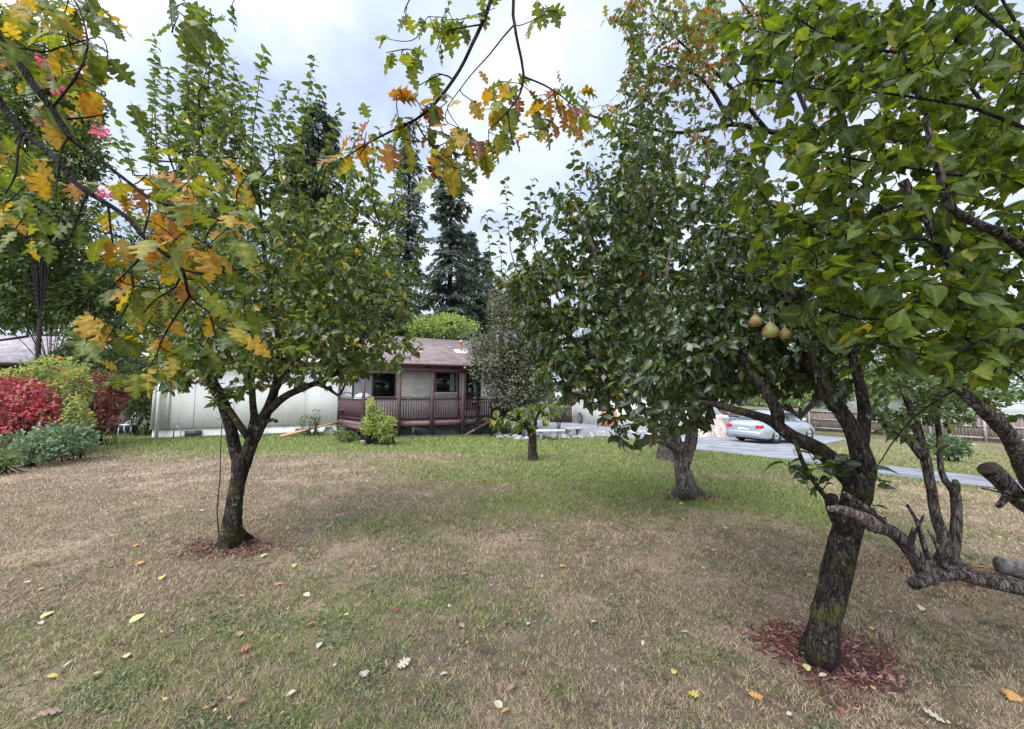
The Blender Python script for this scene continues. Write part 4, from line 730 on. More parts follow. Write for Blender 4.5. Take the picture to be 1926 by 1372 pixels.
# deck and porch
u0 = np.array((-5.61, 14.23)); xl = float(np.dot(u0 - H.o[:2], H.u)); yl = float(np.dot(u0 - H.o[:2], H.v))   # front left corner in house frame
DF = .55 
deck = thing('deck', 'raised maroon deck with balusters, posts and black sheeting beneath, in front of the pale house', 'deck', HO, ANG)
xr = H.hit(927, 800, yl)[0]; xr2 = H.hit(958, 790, -1.0)[0]
xa = xc - .05
q = P(683, 800, 13.1)[:2] - H.o[:2]; lx, ly = float(q @ H.u), float(q @ H.v); xm = H.hit(745, 790, yl)[0]
V = [(xa, -.06, DF), (xl, yl, DF), (xr, yl, DF), (xr2, -.06, DF)]; V += [(a, b, c-.06) for a, b, c in V]
FV = [[(3, 2, 1, 0), (4, 5, 6, 7), (0, 1, 5, 4), (1, 2, 6, 5), (2, 3, 7, 6), (3, 0, 4, 7)]]
W_ = [(xa-.05, -.3, DF-.08), (lx, ly, DF-.08), (xm, yl-.003, DF-.08), (xl+.1, yl+.1, DF-.08)]; W_ += [(a, b, c-.17) for a, b, c in W_]
Acc().add(W_, FV).obj('step_platform', M['maroon'], deck); box('post', M['maroon'], deck, lx+.02, lx+.13, ly+.1, ly+.21, -.1, DF-.26)
Acc().add(V, FV).obj('deck_floor', M['maroon'], deck)
def plank(A, p, q, z0, z1, t=.04):
    p = np.array(p); q = np.array(q); d = (q-p)/np.linalg.norm(q-p); n = np.array((-d[1], d[0]))*t/2
    V = [(*(p+n), z0), (*(q+n), z0), (*(q-n), z0), (*(p-n), z0)]; V += [(a, b, z1) for a, b, c in V]
    A.add(V, [[(3, 2, 1, 0), (4, 5, 6, 7), (0, 1, 5, 4), (1, 2, 6, 5), (2, 3, 7, 6), (3, 0, 4, 7)]])
edge = [(xa, -.1), (xl, yl), (xr, yl), (xr2, -1.3)]
A = Acc()
for p, q in zip(edge[:-1], edge[1:]): plank(A, p, q, DF-.2, DF+.01, .05)
A.obj('rim_board', M['maroon2'], deck)
for p, q in zip(edge[:-1], edge[1:]):
    A = Acc(); plank(A, p, q, DF+.93, DF+.97, .12); plank(A, p, q, DF+.83, DF+.90, .035); plank(A, p, q, DF+.10, DF+.17, .035); A.obj('railing', M['maroon'], deck)
def balusters(p, q, sp):
    p = np.array(p); q = np.array(q); n = int(np.linalg.norm(q-p)/sp); d = (q-p)/np.linalg.norm(q-p)
    for i in range(1, n): c = p + (q-p)*i/n; A = Acc(); plank(A, c-d*.02, c+d*.02, DF+.06, DF+.84, .04); A.obj('baluster', M['maroon'], deck)
balusters(edge[0], edge[1], .12); balusters(edge[1], edge[2], .10); balusters(edge[2], edge[3], .12)
def post(x, y, z0, z1, h=.045, m=M['maroon'], par=deck, name='post', foot=True):
    o = box(name, m, par, x-h, x+h, y-h, y+h, z0, z1)
    if foot: f = Acc().add([(x-.13, y-.13, z0-.3), (x+.13, y-.13, z0-.3), (x+.13, y+.13, z0-.3), (x-.13, y+.13, z0-.3), (x-.07, y-.07, z0+.07), (x+.07, y-.07, z0+.07), (x+.07, y+.07, z0+.07), (x-.07, y+.07, z0+.07)], [[(3, 2, 1, 0), (4, 5, 6, 7), (0, 1, 5, 4), (1, 2, 6, 5), (2, 3, 7, 6), (3, 0, 4, 7)]]).obj('footing', M['concrete2'], o)
    return o
PZ = 2.50
for px in (750, 812, 870): x = H.hit(px, 780, yl-.06)[0]; post(x, yl-.09, -.12, PZ, .065)
post(lx-.02, ly-.08, -.02, PZ+.1, .05)
for px in (778,): x = H.hit(px, 812, yl-.02)[0]; post(x, yl+.05, -.1, DF-.2, .055)
x = H.hit(638, 760, -.15)[0]; post(x, -.2, .1, PZ+.25, .05, foot=False)
x = H.hit(927, 770, yl)[0]; post(x, yl, -.2, DF+.95, .05)
# porch beams and roof
A = Acc(); plank(A, (xl-.3, yl-.09), (xr+.1, yl-.09), PZ, PZ+.17, .09); A.obj('beam', M['maroon'], deck)
for px in (750, 812, 870, 683): x = H.hit(px, 700, yl-.06)[0]; box('rafter', M['maroon'], deck, x-.04, x+.04, yl-.25, -.62, PZ+.175, PZ+.26)
V = [(xl-.4, yl-.35, PZ+.28), (xr+.25, yl-.35, PZ+.28), (xr+.25, -.63, EH-.28), (xl-.4, -.63, EH-.28)]; V += [(a, b, c+.05) for a, b, c in V]
Acc().add(V, [[(3, 2, 1, 0), (4, 5, 6, 7), (0, 1, 5, 4), (1, 2, 6, 5), (2, 3, 7, 6), (3, 0, 4, 7)]]).obj('porch_roof', M['maroon2'], deck)
# black sheet under the deck, wrinkled
def sheet(name, p, q, z0, z1, parent, m, n=60, amp=.05, wav=5):
    p = np.array(p); q = np.array(q); d = (q-p)/np.linalg.norm(q-p); nn = np.array((d[1], -d[0])); V = []; k = 8
    for i in range(n+1):
        for j in range(k+1):
            c = p+(q-p)*i/n; f = j/k; o_ = amp*(mnoise.noise((c[0]*wav*.5, c[1]*wav*.5, f*2.5+c[0])) + .5*math.sin(f*8+c[0]*3)*f)
            V.append((*(c + nn*o_), z0+(z1-z0)*f - .04*math.sin(i*.33)**2*(f)))
    ii = (np.arange(n)[:, None]*(k+1)+np.arange(k)[None]).ravel()
    return raw(name, V, [np.stack([ii, ii+k+1, ii+k+2, ii+1], 1)], m, parent, smooth=True)
sheet('black_sheet', (xl+.2, yl+.03), (xr+.05, yl+.03), -.3, DF-.2, deck, M['black'])
sheet('black_sheet', (xr, yl+.04), (xr2, -1.2), -.35, DF-.2, deck, M['black'], 20)
box('underside_shade_panel', M['deck_shade'], deck, xa+.3, xr-.2, -.9, -.85, -.4, DF-.22)  # added black panel, stands in for the shade below the deck
x = H.hit(925, 806, yl-.12)[0]; x2 = H.hit(873, 826, yl-.12)[0]
Acc().tube([(x2, yl-.12, -.1), (x, yl-.12, DF-.06)], .055, 4).obj('brace', M['maroon2'], deck)
# things on and by the deck
xs, zs = H.hit(791, 752, -1.6); t = thing('hanging_chair', 'white hoop swing chair hung by ropes from the porch roof', 'chair', H.w(xs, -1.6, DF), ANG)
R_ = .36; hp = [(R_*math.cos(a), .18*math.sin(a), 1.12+.05*math.cos(a) + .15*math.sin(a)) for a in np.linspace(0, 2*math.pi, 25)]
Acc().tube(hp, .035, 8).obj('hoop', M['white'], t, smooth=True)
A = Acc()
for sx in (-1, 1):
    for sy in (-1, 1): A.tube([(sx*R_*.8, sy*.12, 1.12+.1*sy), (sx*.04, 0, 2.15)], .014, 5)
A.obj('rope', M['white'], t)
A = Acc()
for k in range(9):
    a = math.pi*(k/8); A.tube([(R_*math.cos(a), .18*math.sin(a)-.02, 1.1), (R_*.7*math.cos(a), .15, .55), (R_*.3*math.cos(a), .1, .38)], .01, 5)
A.obj('seat', M['white'], t)
xs, zs = H.hit(684, 745, -1.2)
t = tag(Acc().lathe([(.02, .9), (.02, 0), (.16, 0), (.16, .02), (.02, .04)], 12).obj('patio_lamp', M['grey_metal']), 'white domed lamp standing on the deck by the sliding door', 'lamp'); t.location = H.w(xs, -1.2, DF)
Acc().lathe([(.40, .80), (.38, .92), (.30, 1.04), (.16, 1.11), (.001, 1.13)], 20).obj('shade', M['white'], t, smooth=True)
xs, zs = H.hit(652, 748, -.5); t = tag(Acc().tube([(.3*math.cos(a), 0, .85+.3*math.sin(a)) for a in np.linspace(0, math.pi, 12)], .025, 6).tube([(-.3, 0, .85), (-.3, 0, 0)], .02, 6).tube([(.3, 0, .85), (.3, 0, 0)], .02, 6).box(-.3, .3, -.4, .0, .4, .45).obj('patio_chair', M['dark_metal']), 'dark round backed chair at the left end of the deck', 'chair'); t.location = H.w(xs, -.6, DF); t.rotation_euler.z = ANG
xs, zs = H.hit(744, 790, yl-.5); 
xs, zs = H.hit(896, 745, -2.5); t = tag(Acc().lathe([(.001, 0), (.28, 0), (.30, .04), (.04, .08), (.04, .70), (.45, .72), (.45, .75), (.001, .76)], 20).obj('patio_table', M['dark_metal']), 'small round table on the deck near the dark door', 'table'); t.location = H.w(xs, -2.6, DF)
t = tag(Acc().lathe([(.001, .765), (.11, .765), (.17, .86), (.15, .93), (.001, .96)], 14).obj('bowl', M['white']), 'pale rounded bowl on the deck table', 'bowl'); t.location = H.w(xs, -2.6, DF)
xs, zs = H.hit(685, 800, yl-.15)
t = tag(Acc().tube([(0, 0, -.02), (.0, 0, .75), (-.05, 0, .82)], .035, 8).obj('drain_pipe', M['white']), 'white pipe standing at the front left corner of the deck', 'pipe'); t.location = H.w(xs, yl-.25, 0)
# plank ramp resting on the deck edge and a block
p0 = G(527, 823); p1 = H.w(*[H.hit(640, 797, -.5)[0], -.5, .40])
t = thing('plank', 'long orange new plank sloping from the deck down to the grass', 'plank', (0, 0, 0))
d = p1-p0; d2 = np.array((-d[1], d[0], 0)); d2 /= np.linalg.norm(d2); h = .14; V = []
for q, zz in ((p0, .02), (p1, .06)):
    for s1 in (-1, 1):
        for s2 in (0, .05): V.append(q + d2*h*s1 + np.array((0, 0, zz + s2)))
Acc().add(V, [[(0, 1, 3, 2), (4, 6, 7, 5), (0, 4, 5, 1), (2, 3, 7, 6), (1, 5, 7, 3), (0, 2, 6, 4)]]).obj('board', M['orangewood'], t)
q = p0*.2+p1*.8
t = tag(Acc().box(-.2, .2, -.1, .1, -.05, .2).box(-.15, .15, -.08, .08, .203, .30).obj('concrete_block', M['concrete2'], bevel=.01), 'concrete block propping up the orange plank', 'block'); t.location = (q[0], q[1], float(gz(q[0], q[1]))); t.rotation_euler.z = ANG

# ------------------------------------------------------------------ bushes
def bush(root, blobs, n, T, size, m, name='foliage', col=(0, 1), shell=.55, stems=True, up=.6, nm=M['bark_dark'], droop=0):
    """blobs: world (cx,cy,cz,rx,ry,rz,weight)"""
    B = np.array([b[:6] for b in blobs], float); wt = np.array([b[6]*b[3]*b[5] for b in blobs]); wt /= wt.sum(); idx = rng.choice(len(B), n, p=wt)
    v = rv(n); rad = shell + (1-shell)*rng.uniform(size=n)**.6; lump = np.array([1 + .45*mnoise.noise(Vector(a)*2.6 + Vector((i*3.7, 0, 0))) + .28*mnoise.noise(Vector(a)*7 + Vector((i, 0, 0))) for a, i in zip(v, idx)])
    pos = B[idx, :3] + v*B[idx, 3:6]*(rad*lump)[:, None]; g = gz(pos[:, 0], pos[:, 1]); pos[:, 2] = np.maximum(pos[:, 2], g + .03 + rng.uniform(0, .1, n))
    if stems:
        A = Acc()
        for k in range(min(60, 10*len(blobs))):
            i = rng.integers(len(B)); c = B[i, :3]; e = c + rv(1)[0]*B[i, 3:6]*.8; b = np.array((c[0]+rng.normal()*.1, c[1]+rng.normal()*.1, float(gz(c[0], c[1])))); tt = np.linspace(0, 1, 6)[:, None]; mid = np.array((c[0], c[1], (b[2]+e[2])/2))
            A.tube(b*(1-tt)**2 + 2*mid*tt*(1-tt) + e*tt**2, np.linspace(.012, .004, 6)*max(1, B[i, 3]), 4, cap=False)
        A.obj('stems', nm, root, world=True)
    return leafcloud(name, T, pos, v + rv(n)*.7 + np.array((0, 0, -droop)), rv(n)*.6 + v*.5 + np.array((0, 0, up)), rng.uniform(size*.6, size*1.2, n), m, root, np.clip(col[0] + (col[1]-col[0])*(rng.uniform(0, 1, n)*.7 + .15 + .6*np.array([mnoise.noise(Vector(a)*(1.1/max(.3, B[0, 3]))*2.5) for a in pos])), col[0], col[1]))
def wb(px, py, Y, rx, rz, ry=None, w=1): c = P(px, py, Y); s = Y/F; return (c[0], c[1], c[2], rx*s, (ry if ry else rx*s*.7), rz*s, w)
def bthing(name, label, cat, blobs, *a, group=None, **k):
    c = blobs[0]; t = thing(name, label, cat, (c[0], c[1], float(gz(c[0], c[1]))), 0, group); bush(t, blobs, *a, **k); return t
bthing('creeper', 'big mound of bright red creeper at the left edge', 'climbing plant', [wb(30, 765, 10, 66, 50), wb(80, 790, 9.7, 26, 34), wb(60, 745, 9.9, 40, 26), wb(20, 800, 9.6, 60, 40), wb(-40, 760, 10, 60, 50)], 8200, DIAM, .095, M['leaf_red'], droop=.8, shell=.75)
bthing('vine', 'yellow green vine arching between the two red creepers', 'climbing plant', [wb(95, 695, 11, 42, 22), wb(140, 740, 10.8, 26, 56), wb(45, 702, 11.2, 40, 10), wb(140, 790, 9.9, 18, 42, w=1.0), wb(110, 735, 10.2, 14, 34, w=.8), wb(155, 800, 10.4, 16, 30)], 5500, DIAM, .09, M['leaf_vine'], droop=.3)
bthing('creeper', 'darker dusty red creeper beside the black tank', 'climbing plant', [wb(195, 745, 12, 38, 42), wb(225, 725, 12, 25, 20), wb(190, 790, 11.8, 30, 30)], 4500, DIAM, .09, M['leaf_darkred'], droop=.6)
bthing('shrub', 'low blue green shrub in front of the red creepers', 'shrub', [wb(115, 828, 9.0, 55, 26), wb(60, 850, 8.4, 50, 20), wb(150, 826, 9.4, 26, 15), wb(10, 842, 9.0, 50, 24)], 4300, DIAM, .085, M['leaf_bluegreen'])
bthing('shrub', 'dry brownish low shrub at the bottom of the left border', 'shrub', [wb(8, 865, 7.6, 28, 14), wb(-50, 880, 7.4, 40, 30)], 1600, DIAM, .06, M['leaf_small'], col=(.3, 1))
bthing('shrub', 'dark evergreen shrub beside the corner of the pale house', 'shrub', [wb(262, 740, 14.5, 35, 45, 1.0), wb(220, 690, 15, 40, 60, 1.2), wb(180, 660, 15, 40, 40, 1.2), wb(285, 730, 15, 25, 70, 1), wb(265, 690, 15.5, 40, 50, 1)], 5000, DIAM, .16, M['leaf_back'], col=(0, .5))
bthing('shrub', 'yellow green conical shrub at the front corner of the deck', 'shrub', [wb(712, 800, 12.3, 26, 20, .4), wb(703, 775, 12.3, 13, 18, .3), wb(726, 812, 12.2, 18, 14, .35), wb(698, 760, 12.3, 6, 12, .15), wb(735, 795, 12.2, 11, 9, .2), wb(695, 800, 12.3, 14, 18, .3)], 2600, DIAM, .085, M['leaf_light'])
bthing('shrub', 'sparse twiggy shrub against the pale house wall by the plank', 'shrub', [wb(580, 795, 14.6, 22, 12, .25), wb(595, 785, 14.8, 8, 14, .15)], 420, DIAM, .07, M['leaf_small'])
bthing('shrub', 'low leafy shrub on the lawn beyond the driveway', 'shrub', [wb(1778, 838, 12.5, 24, 18, .5), wb(1795, 848, 12.3, 18, 9, .4)], 1400, DIAM, .12, M['leaf_bluegreen'])
bthing('weed_clump', 'tuft of tall weeds under the left side of the deck', 'plant', [wb(655, 822, 12.9, 20, 9, .3), wb(640, 815, 13.5, 10, 12, .3)], 500, DIAM, .09, M['leaf_small'])

# plum beside the house
c = P(975, 800, 16.0); t = thing('plum_tree', 'dense columnar grey green tree at the right end of the deck', 'tree', (c[0], c[1], float(gz(c[0], c[1]))))
Acc().tube([(c[0], c[1], float(gz(c[0], c[1]))), (c[0]+.05, c[1], 1.2), (c[0], c[1], 3.5), (c[0]-.1, c[1], 5)], [.16, .12, .07, .02], 10).obj('trunk', M['bark_dark'], t, world=True, smooth=True)
bush(t, [wb(975, 620, 16, 58, 90, 1.3, 1.2), wb(950, 570, 16, 32, 55, .8), wb(930, 680, 15.9, 50, 48, 1.2), wb(1000, 690, 16, 60, 65, 1.2), wb(970, 735, 16, 60, 38, 1.2), wb(985, 570, 16, 35, 50, .8), wb(900, 650, 15.9, 22, 26, .6, .6)], 24000, DIAM, .135, M['leaf_plum'], 'crown', stems=True, shell=.3)
# small pruned tree in the lawn
Y = 8.3; b = G(1004, 866); Y = b[1]
t = thing('young_fruit_tree', 'small topped fruit tree on the lawn before the stone border, few drooping leaves', 'tree', b)
T = Tree(); T.limb([b + (0, 0, -.04)] + PP([(1003, 850, Y), (1001, 825, Y), (997, 805, Y), (992, 790, Y)]), [.14, .115, .10, .10, .09], step=.05)
T.limb(PP([(998, 815, Y), (985, 798, Y), (975, 792, Y), (960, 790, Y)]), [.05, .045, .03, .015]); T.limb(PP([(1000, 815, Y), (1006, 795, Y), (1015, 775, Y), (1030, 762, Y)]), [.05, .045, .03, .015])
T.grow(ell([(960, 790, 50, 16, 1), (1000, 785, 35, 25, 1.3), (1030, 765, 30, 15, 1), (925, 790, 20, 12, .6)], 55, (Y-.5, Y+.4)), (.3, 1), leaves=7, droop=.8); T.build(t, M['bark_pear'], M['leaf_pearL'], PEAR, .16, k=12)
# big trunk behind the middle pear
b = G(1255, 866); t = thing('pear_tree', 'short thick trunk standing behind the lichen covered double trunk', 'tree', b)
T = Tree(); T.limb([b + (0, 0, -.1), b + (0, 0, .12), b + (.02, 0, .45), b + (.1, 0, 1.2), b + (.2, 0, 2.4), b + (.2, 0, 3.6)], [.36, .27, .22, .2, .13, .05], step=.15); T.limb([b + (.05, 0, .9), b + (-.6, .2, 2.0), b + (-1.2, .3, 3.2)], [.12, .08, .03], step=.2); T.limb([b + (.1, 0, 1.2), b + (1., .2, 2.2), b + (1.6, .3, 3.2)], [.12, .08, .03], step=.2)
T.grow(np.array([b + (rng.normal()*1.0, rng.normal()*.8, rng.uniform(2.0, 4.6)) for _ in range(260)]), (0, 1), leaves=9); T.build(t, M['bark_grey'], M['leaf_pearR'], DIAM, .12)

# ------------------------------------------------------------------ firs and background trees
def fir(label, px, ytop, Y, hw, dens=1., droop=.25, bare=.2, group='tall firs behind the house'):
    top = P(px, ytop, Y); g = float(gz(top[0], Y)); b = np.array((top[0], Y, g)); Hh = top[2]-g
    t = thing('fir_tree', label, 'tree', b, 0, group); Acc().tube([b, b + (0, 0, Hh*.5), b + (0, 0, Hh)], [Hh*.013, Hh*.008, .02], 8).obj('trunk', M['bark_dark'], t, world=True, smooth=True)
    pos = []; dr = []; A = Acc(); nlev = int(Hh*1.7)
    for k in range(nlev):
        f = bare + (1-bare)*(k+rng.uniform(-.5, .5))/nlev; z = g + Hh*f; Rr = hw*Y/F*(1-f)**.62*rng.uniform(.45, 1.2)+.15
        for q in range(rng.integers(4, 7)):
            a = rng.uniform(0, 2*math.pi); L = Rr*rng.uniform(.55, 1.1); d = np.array((math.cos(a), math.sin(a), 0)); s0 = np.array((b[0], b[1], z)); tt = np.linspace(0, 1, 6)[:, None]
            pth = s0 + d*L*tt + np.array((0, 0, 1))*L*(.12*tt - droop*2*tt**2*.8); A.tube(pth, np.linspace(.04, .012, 6), 3, cap=False)
            m = int(max(6, L*26*dens)); u = rng.uniform(.15, 1, m)[:, None]; side = np.array((-d[1], d[0], 0)); sgn = rng.choice([-1, 1], m)[:, None]
            w_ = rng.uniform(0, .32, m)[:, None]*L*(1.15-u); pp = s0 + d*L*u + np.array((0, 0, 1))*L*(.12*u - droop*1.6*u**2) + side*sgn*w_ + np.array((0, 0, -1))*w_*rng.uniform(0, .7, m)[:, None]
            pos.append(pp); dr.append(side*sgn*.8 + d*.7 + np.array((0, 0, -.6)) + rv(m)*.5)
    A.obj('branches', M['bark_dark'], t, world=True); pos = np.concatenate(pos); dr = np.concatenate(dr); m = len(pos)
    leafcloud('crown', (np.array([(0, 0, 0), (.5, .14, .0), (1, 0, -.1), (.5, -.14, 0)]), DIAM[1], DIAM[2]), pos, dr, rv(m) + np.array((0, 0, 1)), rng.uniform(.45, .95, m)*(Y/45)**.5, M['needle'], t, rng.uniform(0, 1, m))
fir('tall dense dark fir, right one of the two slim firs behind the roof', 850, 250, 42, 92, 1.0, .2, .08)
fir('tall thin fir with sparse branches, left of the two slim firs behind the roof', 772, 225, 46, 72, .6, .16, .12)
fir('broad dense fir rising behind the left pear tree', 602, 185, 40, 150, 1.6, .2, .05)
fir('dense fir filling the gap low behind the roof, right of the left pear', 730, 440, 52, 110, 1.3, .2, .03)
fir('short dense fir just right of the tall dark fir', 885, 430, 56, 75, 1.3, .2, .03)
fir('small hazy fir low behind the roof next to the columnar tree', 915, 470, 90, 40, 1.2, .2, .02)
fir('wide fir hidden low behind the dark pear', 1180, 300, 60, 110, 1.2, .2, .02)
# round trees
def round_tree(name, label, px, Y, blobs, n, T, size, m, col=(0, 1), r=.16, group=None, bark=M['bark_dark'], shell=.35, limbs=7, lr=.4):
    c = P(px, 745, Y); g = float(gz(c[0], Y)); b = np.array((c[0], Y, g)); t = thing(name, label, 'tree', b, 0, group); A = Acc(); B = [wb(*q) for q in blobs]; z0 = g + (B[0][2]-g)*.35
    A.tube([b, (b[0]+.1, Y, (g+z0)/2), (b[0], Y, z0)], [r*1.3, r, r*.8], 10)
    for k in range(limbs*len(B)):
        q = B[k % len(B)]; e = np.array(q[:3]) + rv(1)[0]*np.array(q[3:6])*.75; tt = np.linspace(0, 1, 7)[:, None]; s0 = np.array((b[0], Y, z0)) if k < len(B)*3 else np.array(q[:3]) + rv(1)[0]*np.array(q[3:6])*.5; mid = (s0+e)/2 + np.array((0, 0, .2))*np.linalg.norm(e-s0); A.tube(s0*(1-tt)**2 + 2*mid*tt*(1-tt) + e*tt**2, np.linspace(r*lr, .01, 7), 5, cap=False)
    A.obj('trunk', bark, t, world=True, smooth=True); bush(t, B, n, T, size, m, 'crown', col, shell, False); return t
t = round_tree('crape_myrtle', 'tall shrubby tree at upper left with pink blossom sprays', 60, 13.0, [(60, 200, 13, 90, 100), (140, 300, 13, 60, 70), (20, 330, 13, 90, 80), (100, 400, 13, 90, 60), (150, 210, 13, 40, 60), (40, 90, 13, 60, 60)], 16000, DIAM, .19, M['leaf_small'], r=.07, shell=.2, limbs=8, lr=.3)
bush(t, [wb(70, 130, 12.4, 35, 25), wb(85, 150, 12.3, 15, 12), wb(190, 250, 12.3, 14.5, 9), wb(12, 122, 12.3, 14.5, 8), wb(110, 172, 12.3, 12, 8), wb(200, 365, 12.3, 13, 5), wb(78, 228, 12.3, 13, 5), wb(45, 105, 12.3, 12, 10)], 1500, DIAM, .13, M['blossom'], 'blossom', shell=.1, stems=False)
round_tree('tree', 'dark tangled tree with fine grey twigs behind the oak leaves at left', 90, 14.5, [(80, 500, 14.5, 130, 70), (20, 430, 14.5, 90, 60), (170, 560, 14.5, 80, 50), (40, 580, 14.5, 90, 35), (-60, 480, 14.5, 90, 120)], 26000, DIAM, .19, M['leaf_back'], col=(0, .8), r=.13, bark=M['bark_grey'], shell=.2, limbs=26, lr=.12)
gb = 'leafy trees behind the houses'
for i, (lab, px, Y, bl, n, sz, mm, col) in enumerate([
    ('light green bushy tree showing just over the roof ridge', 835, 27, [(835, 615, 27, 60, 22), (800, 618, 27, 35, 15), (850, 605, 27, 16, 14)], 3500, .22, 'leaf_light', (0, .8)),
    ('dark green tree mass over the neighbour roof at far left', 60, 30, [(40, 560, 30, 110, 70), (150, 590, 30, 90, 60), (250, 560, 30, 80, 90)], 7000, .38, 'leaf_back', (0, .7)),
    ('dark green tree behind the roof below the broad fir', 480, 34, [(480, 540, 34, 130, 110), (620, 560, 34, 110, 80), (380, 560, 34, 90, 90), (290, 500, 33, 85, 100), (400, 440, 34, 90, 70)], 13000, .4, 'leaf_back', (0, .6)),
    ('green leafy tree behind the roof between the pear crown and the slim firs', 720, 36, [(700, 540, 36, 90, 60), (640, 470, 36, 70, 70), (740, 590, 36, 50, 40)], 5000, .38, 'leaf_back', (0, .7)),
    ('green tree behind the fence at the right, left of the slim trunks', 1560, 33, [(1560, 640, 33, 90, 100), (1480, 660, 33, 80, 90), (1640, 680, 33, 70, 70)], 7000, .40, 'leaf_back', (.2, 1)),
    ('green tree behind the fence at the far right', 1800, 31, [(1780, 690, 31, 90, 60), (1890, 650, 31, 80, 60), (1900, 730, 28, 50, 30)], 6500, .36, 'leaf_back', (.2, 1)),
    ('tree behind the garage seen through the dark pear', 1300, 36, [(1300, 640, 36, 120, 90), (1180, 660, 36, 100, 70), (1080, 640, 38, 80, 60)], 7000, .4, 'leaf_back', (0, .7)),
    ('pale olive shrub tree hanging over the fence beside the car', 1500, 25, [(1480, 730, 25, 45, 32), (1560, 728, 25.5, 50, 28), (1640, 735, 25, 45, 28), (1425, 735, 26, 25, 22)], 5000, .20, 'leaf_light', (0, .6)),
    ]): round_tree('leafy_tree', lab, px, Y, bl, n, DIAM, sz, M[mm], col=col, r=.25, group=gb)
# far wood: one mass
fw = thing('woodland', None, None) if False else None
pos = []; 
for k in range(150):
    a = rng.uniform(-1.45, 1.45); Yw = rng.uniform(85, 150); c = np.array((a*Yw, Yw, 0)); hgt = rng.uniform(9, 17); m = 420
    f = rng.uniform(0, 1, m); r = (1-f**1.3)*rng.uniform(3, 5.5)*np.sqrt(rng.uniform(0, 1, m)); th = rng.uniform(0, 6.28, m); pos.append(np.stack([c[0]+r*np.cos(th), c[1]+r*np.sin(th), -1.5 + f*hgt], 1))
pos = np.concatenate(pos); m = len(pos)
tag(leafcloud('far_woodland', DIAM, pos, rv(m), rv(m)+np.array((0, 0, 1)), rng.uniform(.9, 1.8, m), M['needle'], None, rng.uniform(0, 1, m)), 'far wooded skyline beyond the houses', 'woodland', kind='stuff')

# ------------------------------------------------------------------ neighbour house, left
nb = P(62, 682, 21); NF = Frame((nb[0]-10, nb[1]-1.5, 0), R(8))
nh = thing('neighbour_house', 'neighbouring house with grey brown hipped roof and dark wall at far left', 'house', NF.o, NF.a)
x1, ze = NF.hit(64, 682); xr1, zr1 = NF.hit(138, 634, 5); xq, zq = NF.hit(0, 655, 2.5)
V = [(x1-14, 0, ze), (x1, 0, ze), (xr1, 5, zr1), (x1-14, 5, zr1), (x1+1.5, 10, ze), (x1-14, 10, ze)]
V += [(a, b, c-.14) for a, b, c in V]
Acc().add(V, [[(0, 1, 2, 3), (3, 2, 4, 5), (0, 6, 7, 1), (9, 8, 7, 6), (11, 10, 8, 9), (4, 10, 11, 5)], [(1, 7, 8), (1, 8, 2), (2, 8, 10), (2, 10, 4)]]).obj('roof', M['roof2'], nh)
box('wall', mat('dark red wall', (.09, .04, .035), .8), nh, x1-13.5, x1-.7, .6, 9.4, -.8, ze-.05)
box('fascia', M['dframe'], nh, x1-14, x1-.01, -.03, -.002, ze-.22, ze+.0)
Acc().tube([(*NF.hit(67, 652, 2.2)[:1], 2.2, ze+.6), (NF.hit(67, 652, 2.2)[0], 2.2, NF.hit(67, 646, 2.2)[1])], .06, 8).obj('vent_pipe', M['dark_metal'], nh)
p, q = NF.hit(0, 658, 2.6), NF.hit(52, 631, 4.6)
Acc().tube([(p[0]-3, 1.0, ze+.37+.05), (q[0], 4.7, zr1-.03)], .07, 4).obj('valley', M['dframe'], nh)

# ------------------------------------------------------------------ garage wing, gate, clutter
Gd = (.436, -.9); gp = G(1077, 795.5); GF = Frame((gp[0], gp[1], gp[2]), math.atan2(-.9, .436))
ga = thing('garage', 'pale garage wing beside the driveway with hose and cabinet on its wall', 'building', GF.o, GF.a)
gl = 8.6
box('wall', M['siding'], ga, 0, gl, -.0, 7, -.3, 2.75)
A = Acc(); V = [(-.4, -.5, 2.7), (gl+.5, -.5, 2.7), (gl+.5, 3.5, 4.2), (-.4, 3.5, 4.2), (gl+.5, 7.5, 2.7), (-.4, 7.5, 2.7)]; V += [(a, b, c-.12) for a, b, c in V]
A.add(V, [[(0, 1, 2, 3), (3, 2, 4, 5), (6, 9, 8, 7), (9, 11, 10, 8), (0, 6, 7, 1), (1, 7, 8, 2), (2, 8, 10, 4), (5, 4, 10, 11), (0, 3, 9, 6), (3, 5, 11, 9)]]).obj('roof', M['roof'], ga)
x = GF.hit(1104, 780)[0]
for xx in (0.0, GF.hit(1131, 780)[0], gl-.1): box('batten', M['white'], ga, xx, xx+.09, -.03, 0, -.2, 2.6)
A = Acc(); x0, z0 = GF.hit(1092, 787)
hs = thing('garden_hose', 'coiled dark hose hung on the pale garage wall', 'hose', GF.w(x0, -.1, 0), GF.a)
for k in range(5): A.tube([((.33-.02*k)*math.cos(a)*(1+.0*k), -.03*k*.6, z0 + (.48-.03*k)*math.sin(a)) for a in np.linspace(0, 2*math.pi, 24)], .018, 6)
A.obj('coil', M['dark_metal'], hs, smooth=True); Acc().box(-.05, .05, -.1, .09, z0+.42, z0+.52).obj('hook', M['grey_metal'], hs)
x0, zt = GF.hit(1142, 771); x1, zb = GF.hit(1162, 802)
cb_ = thing('cabinet', 'orange wooden cabinet standing against the garage wall', 'cabinet', GF.w((x0+x1)/2, -.3, float(0)), GF.a); hw = abs(x1-x0)/2
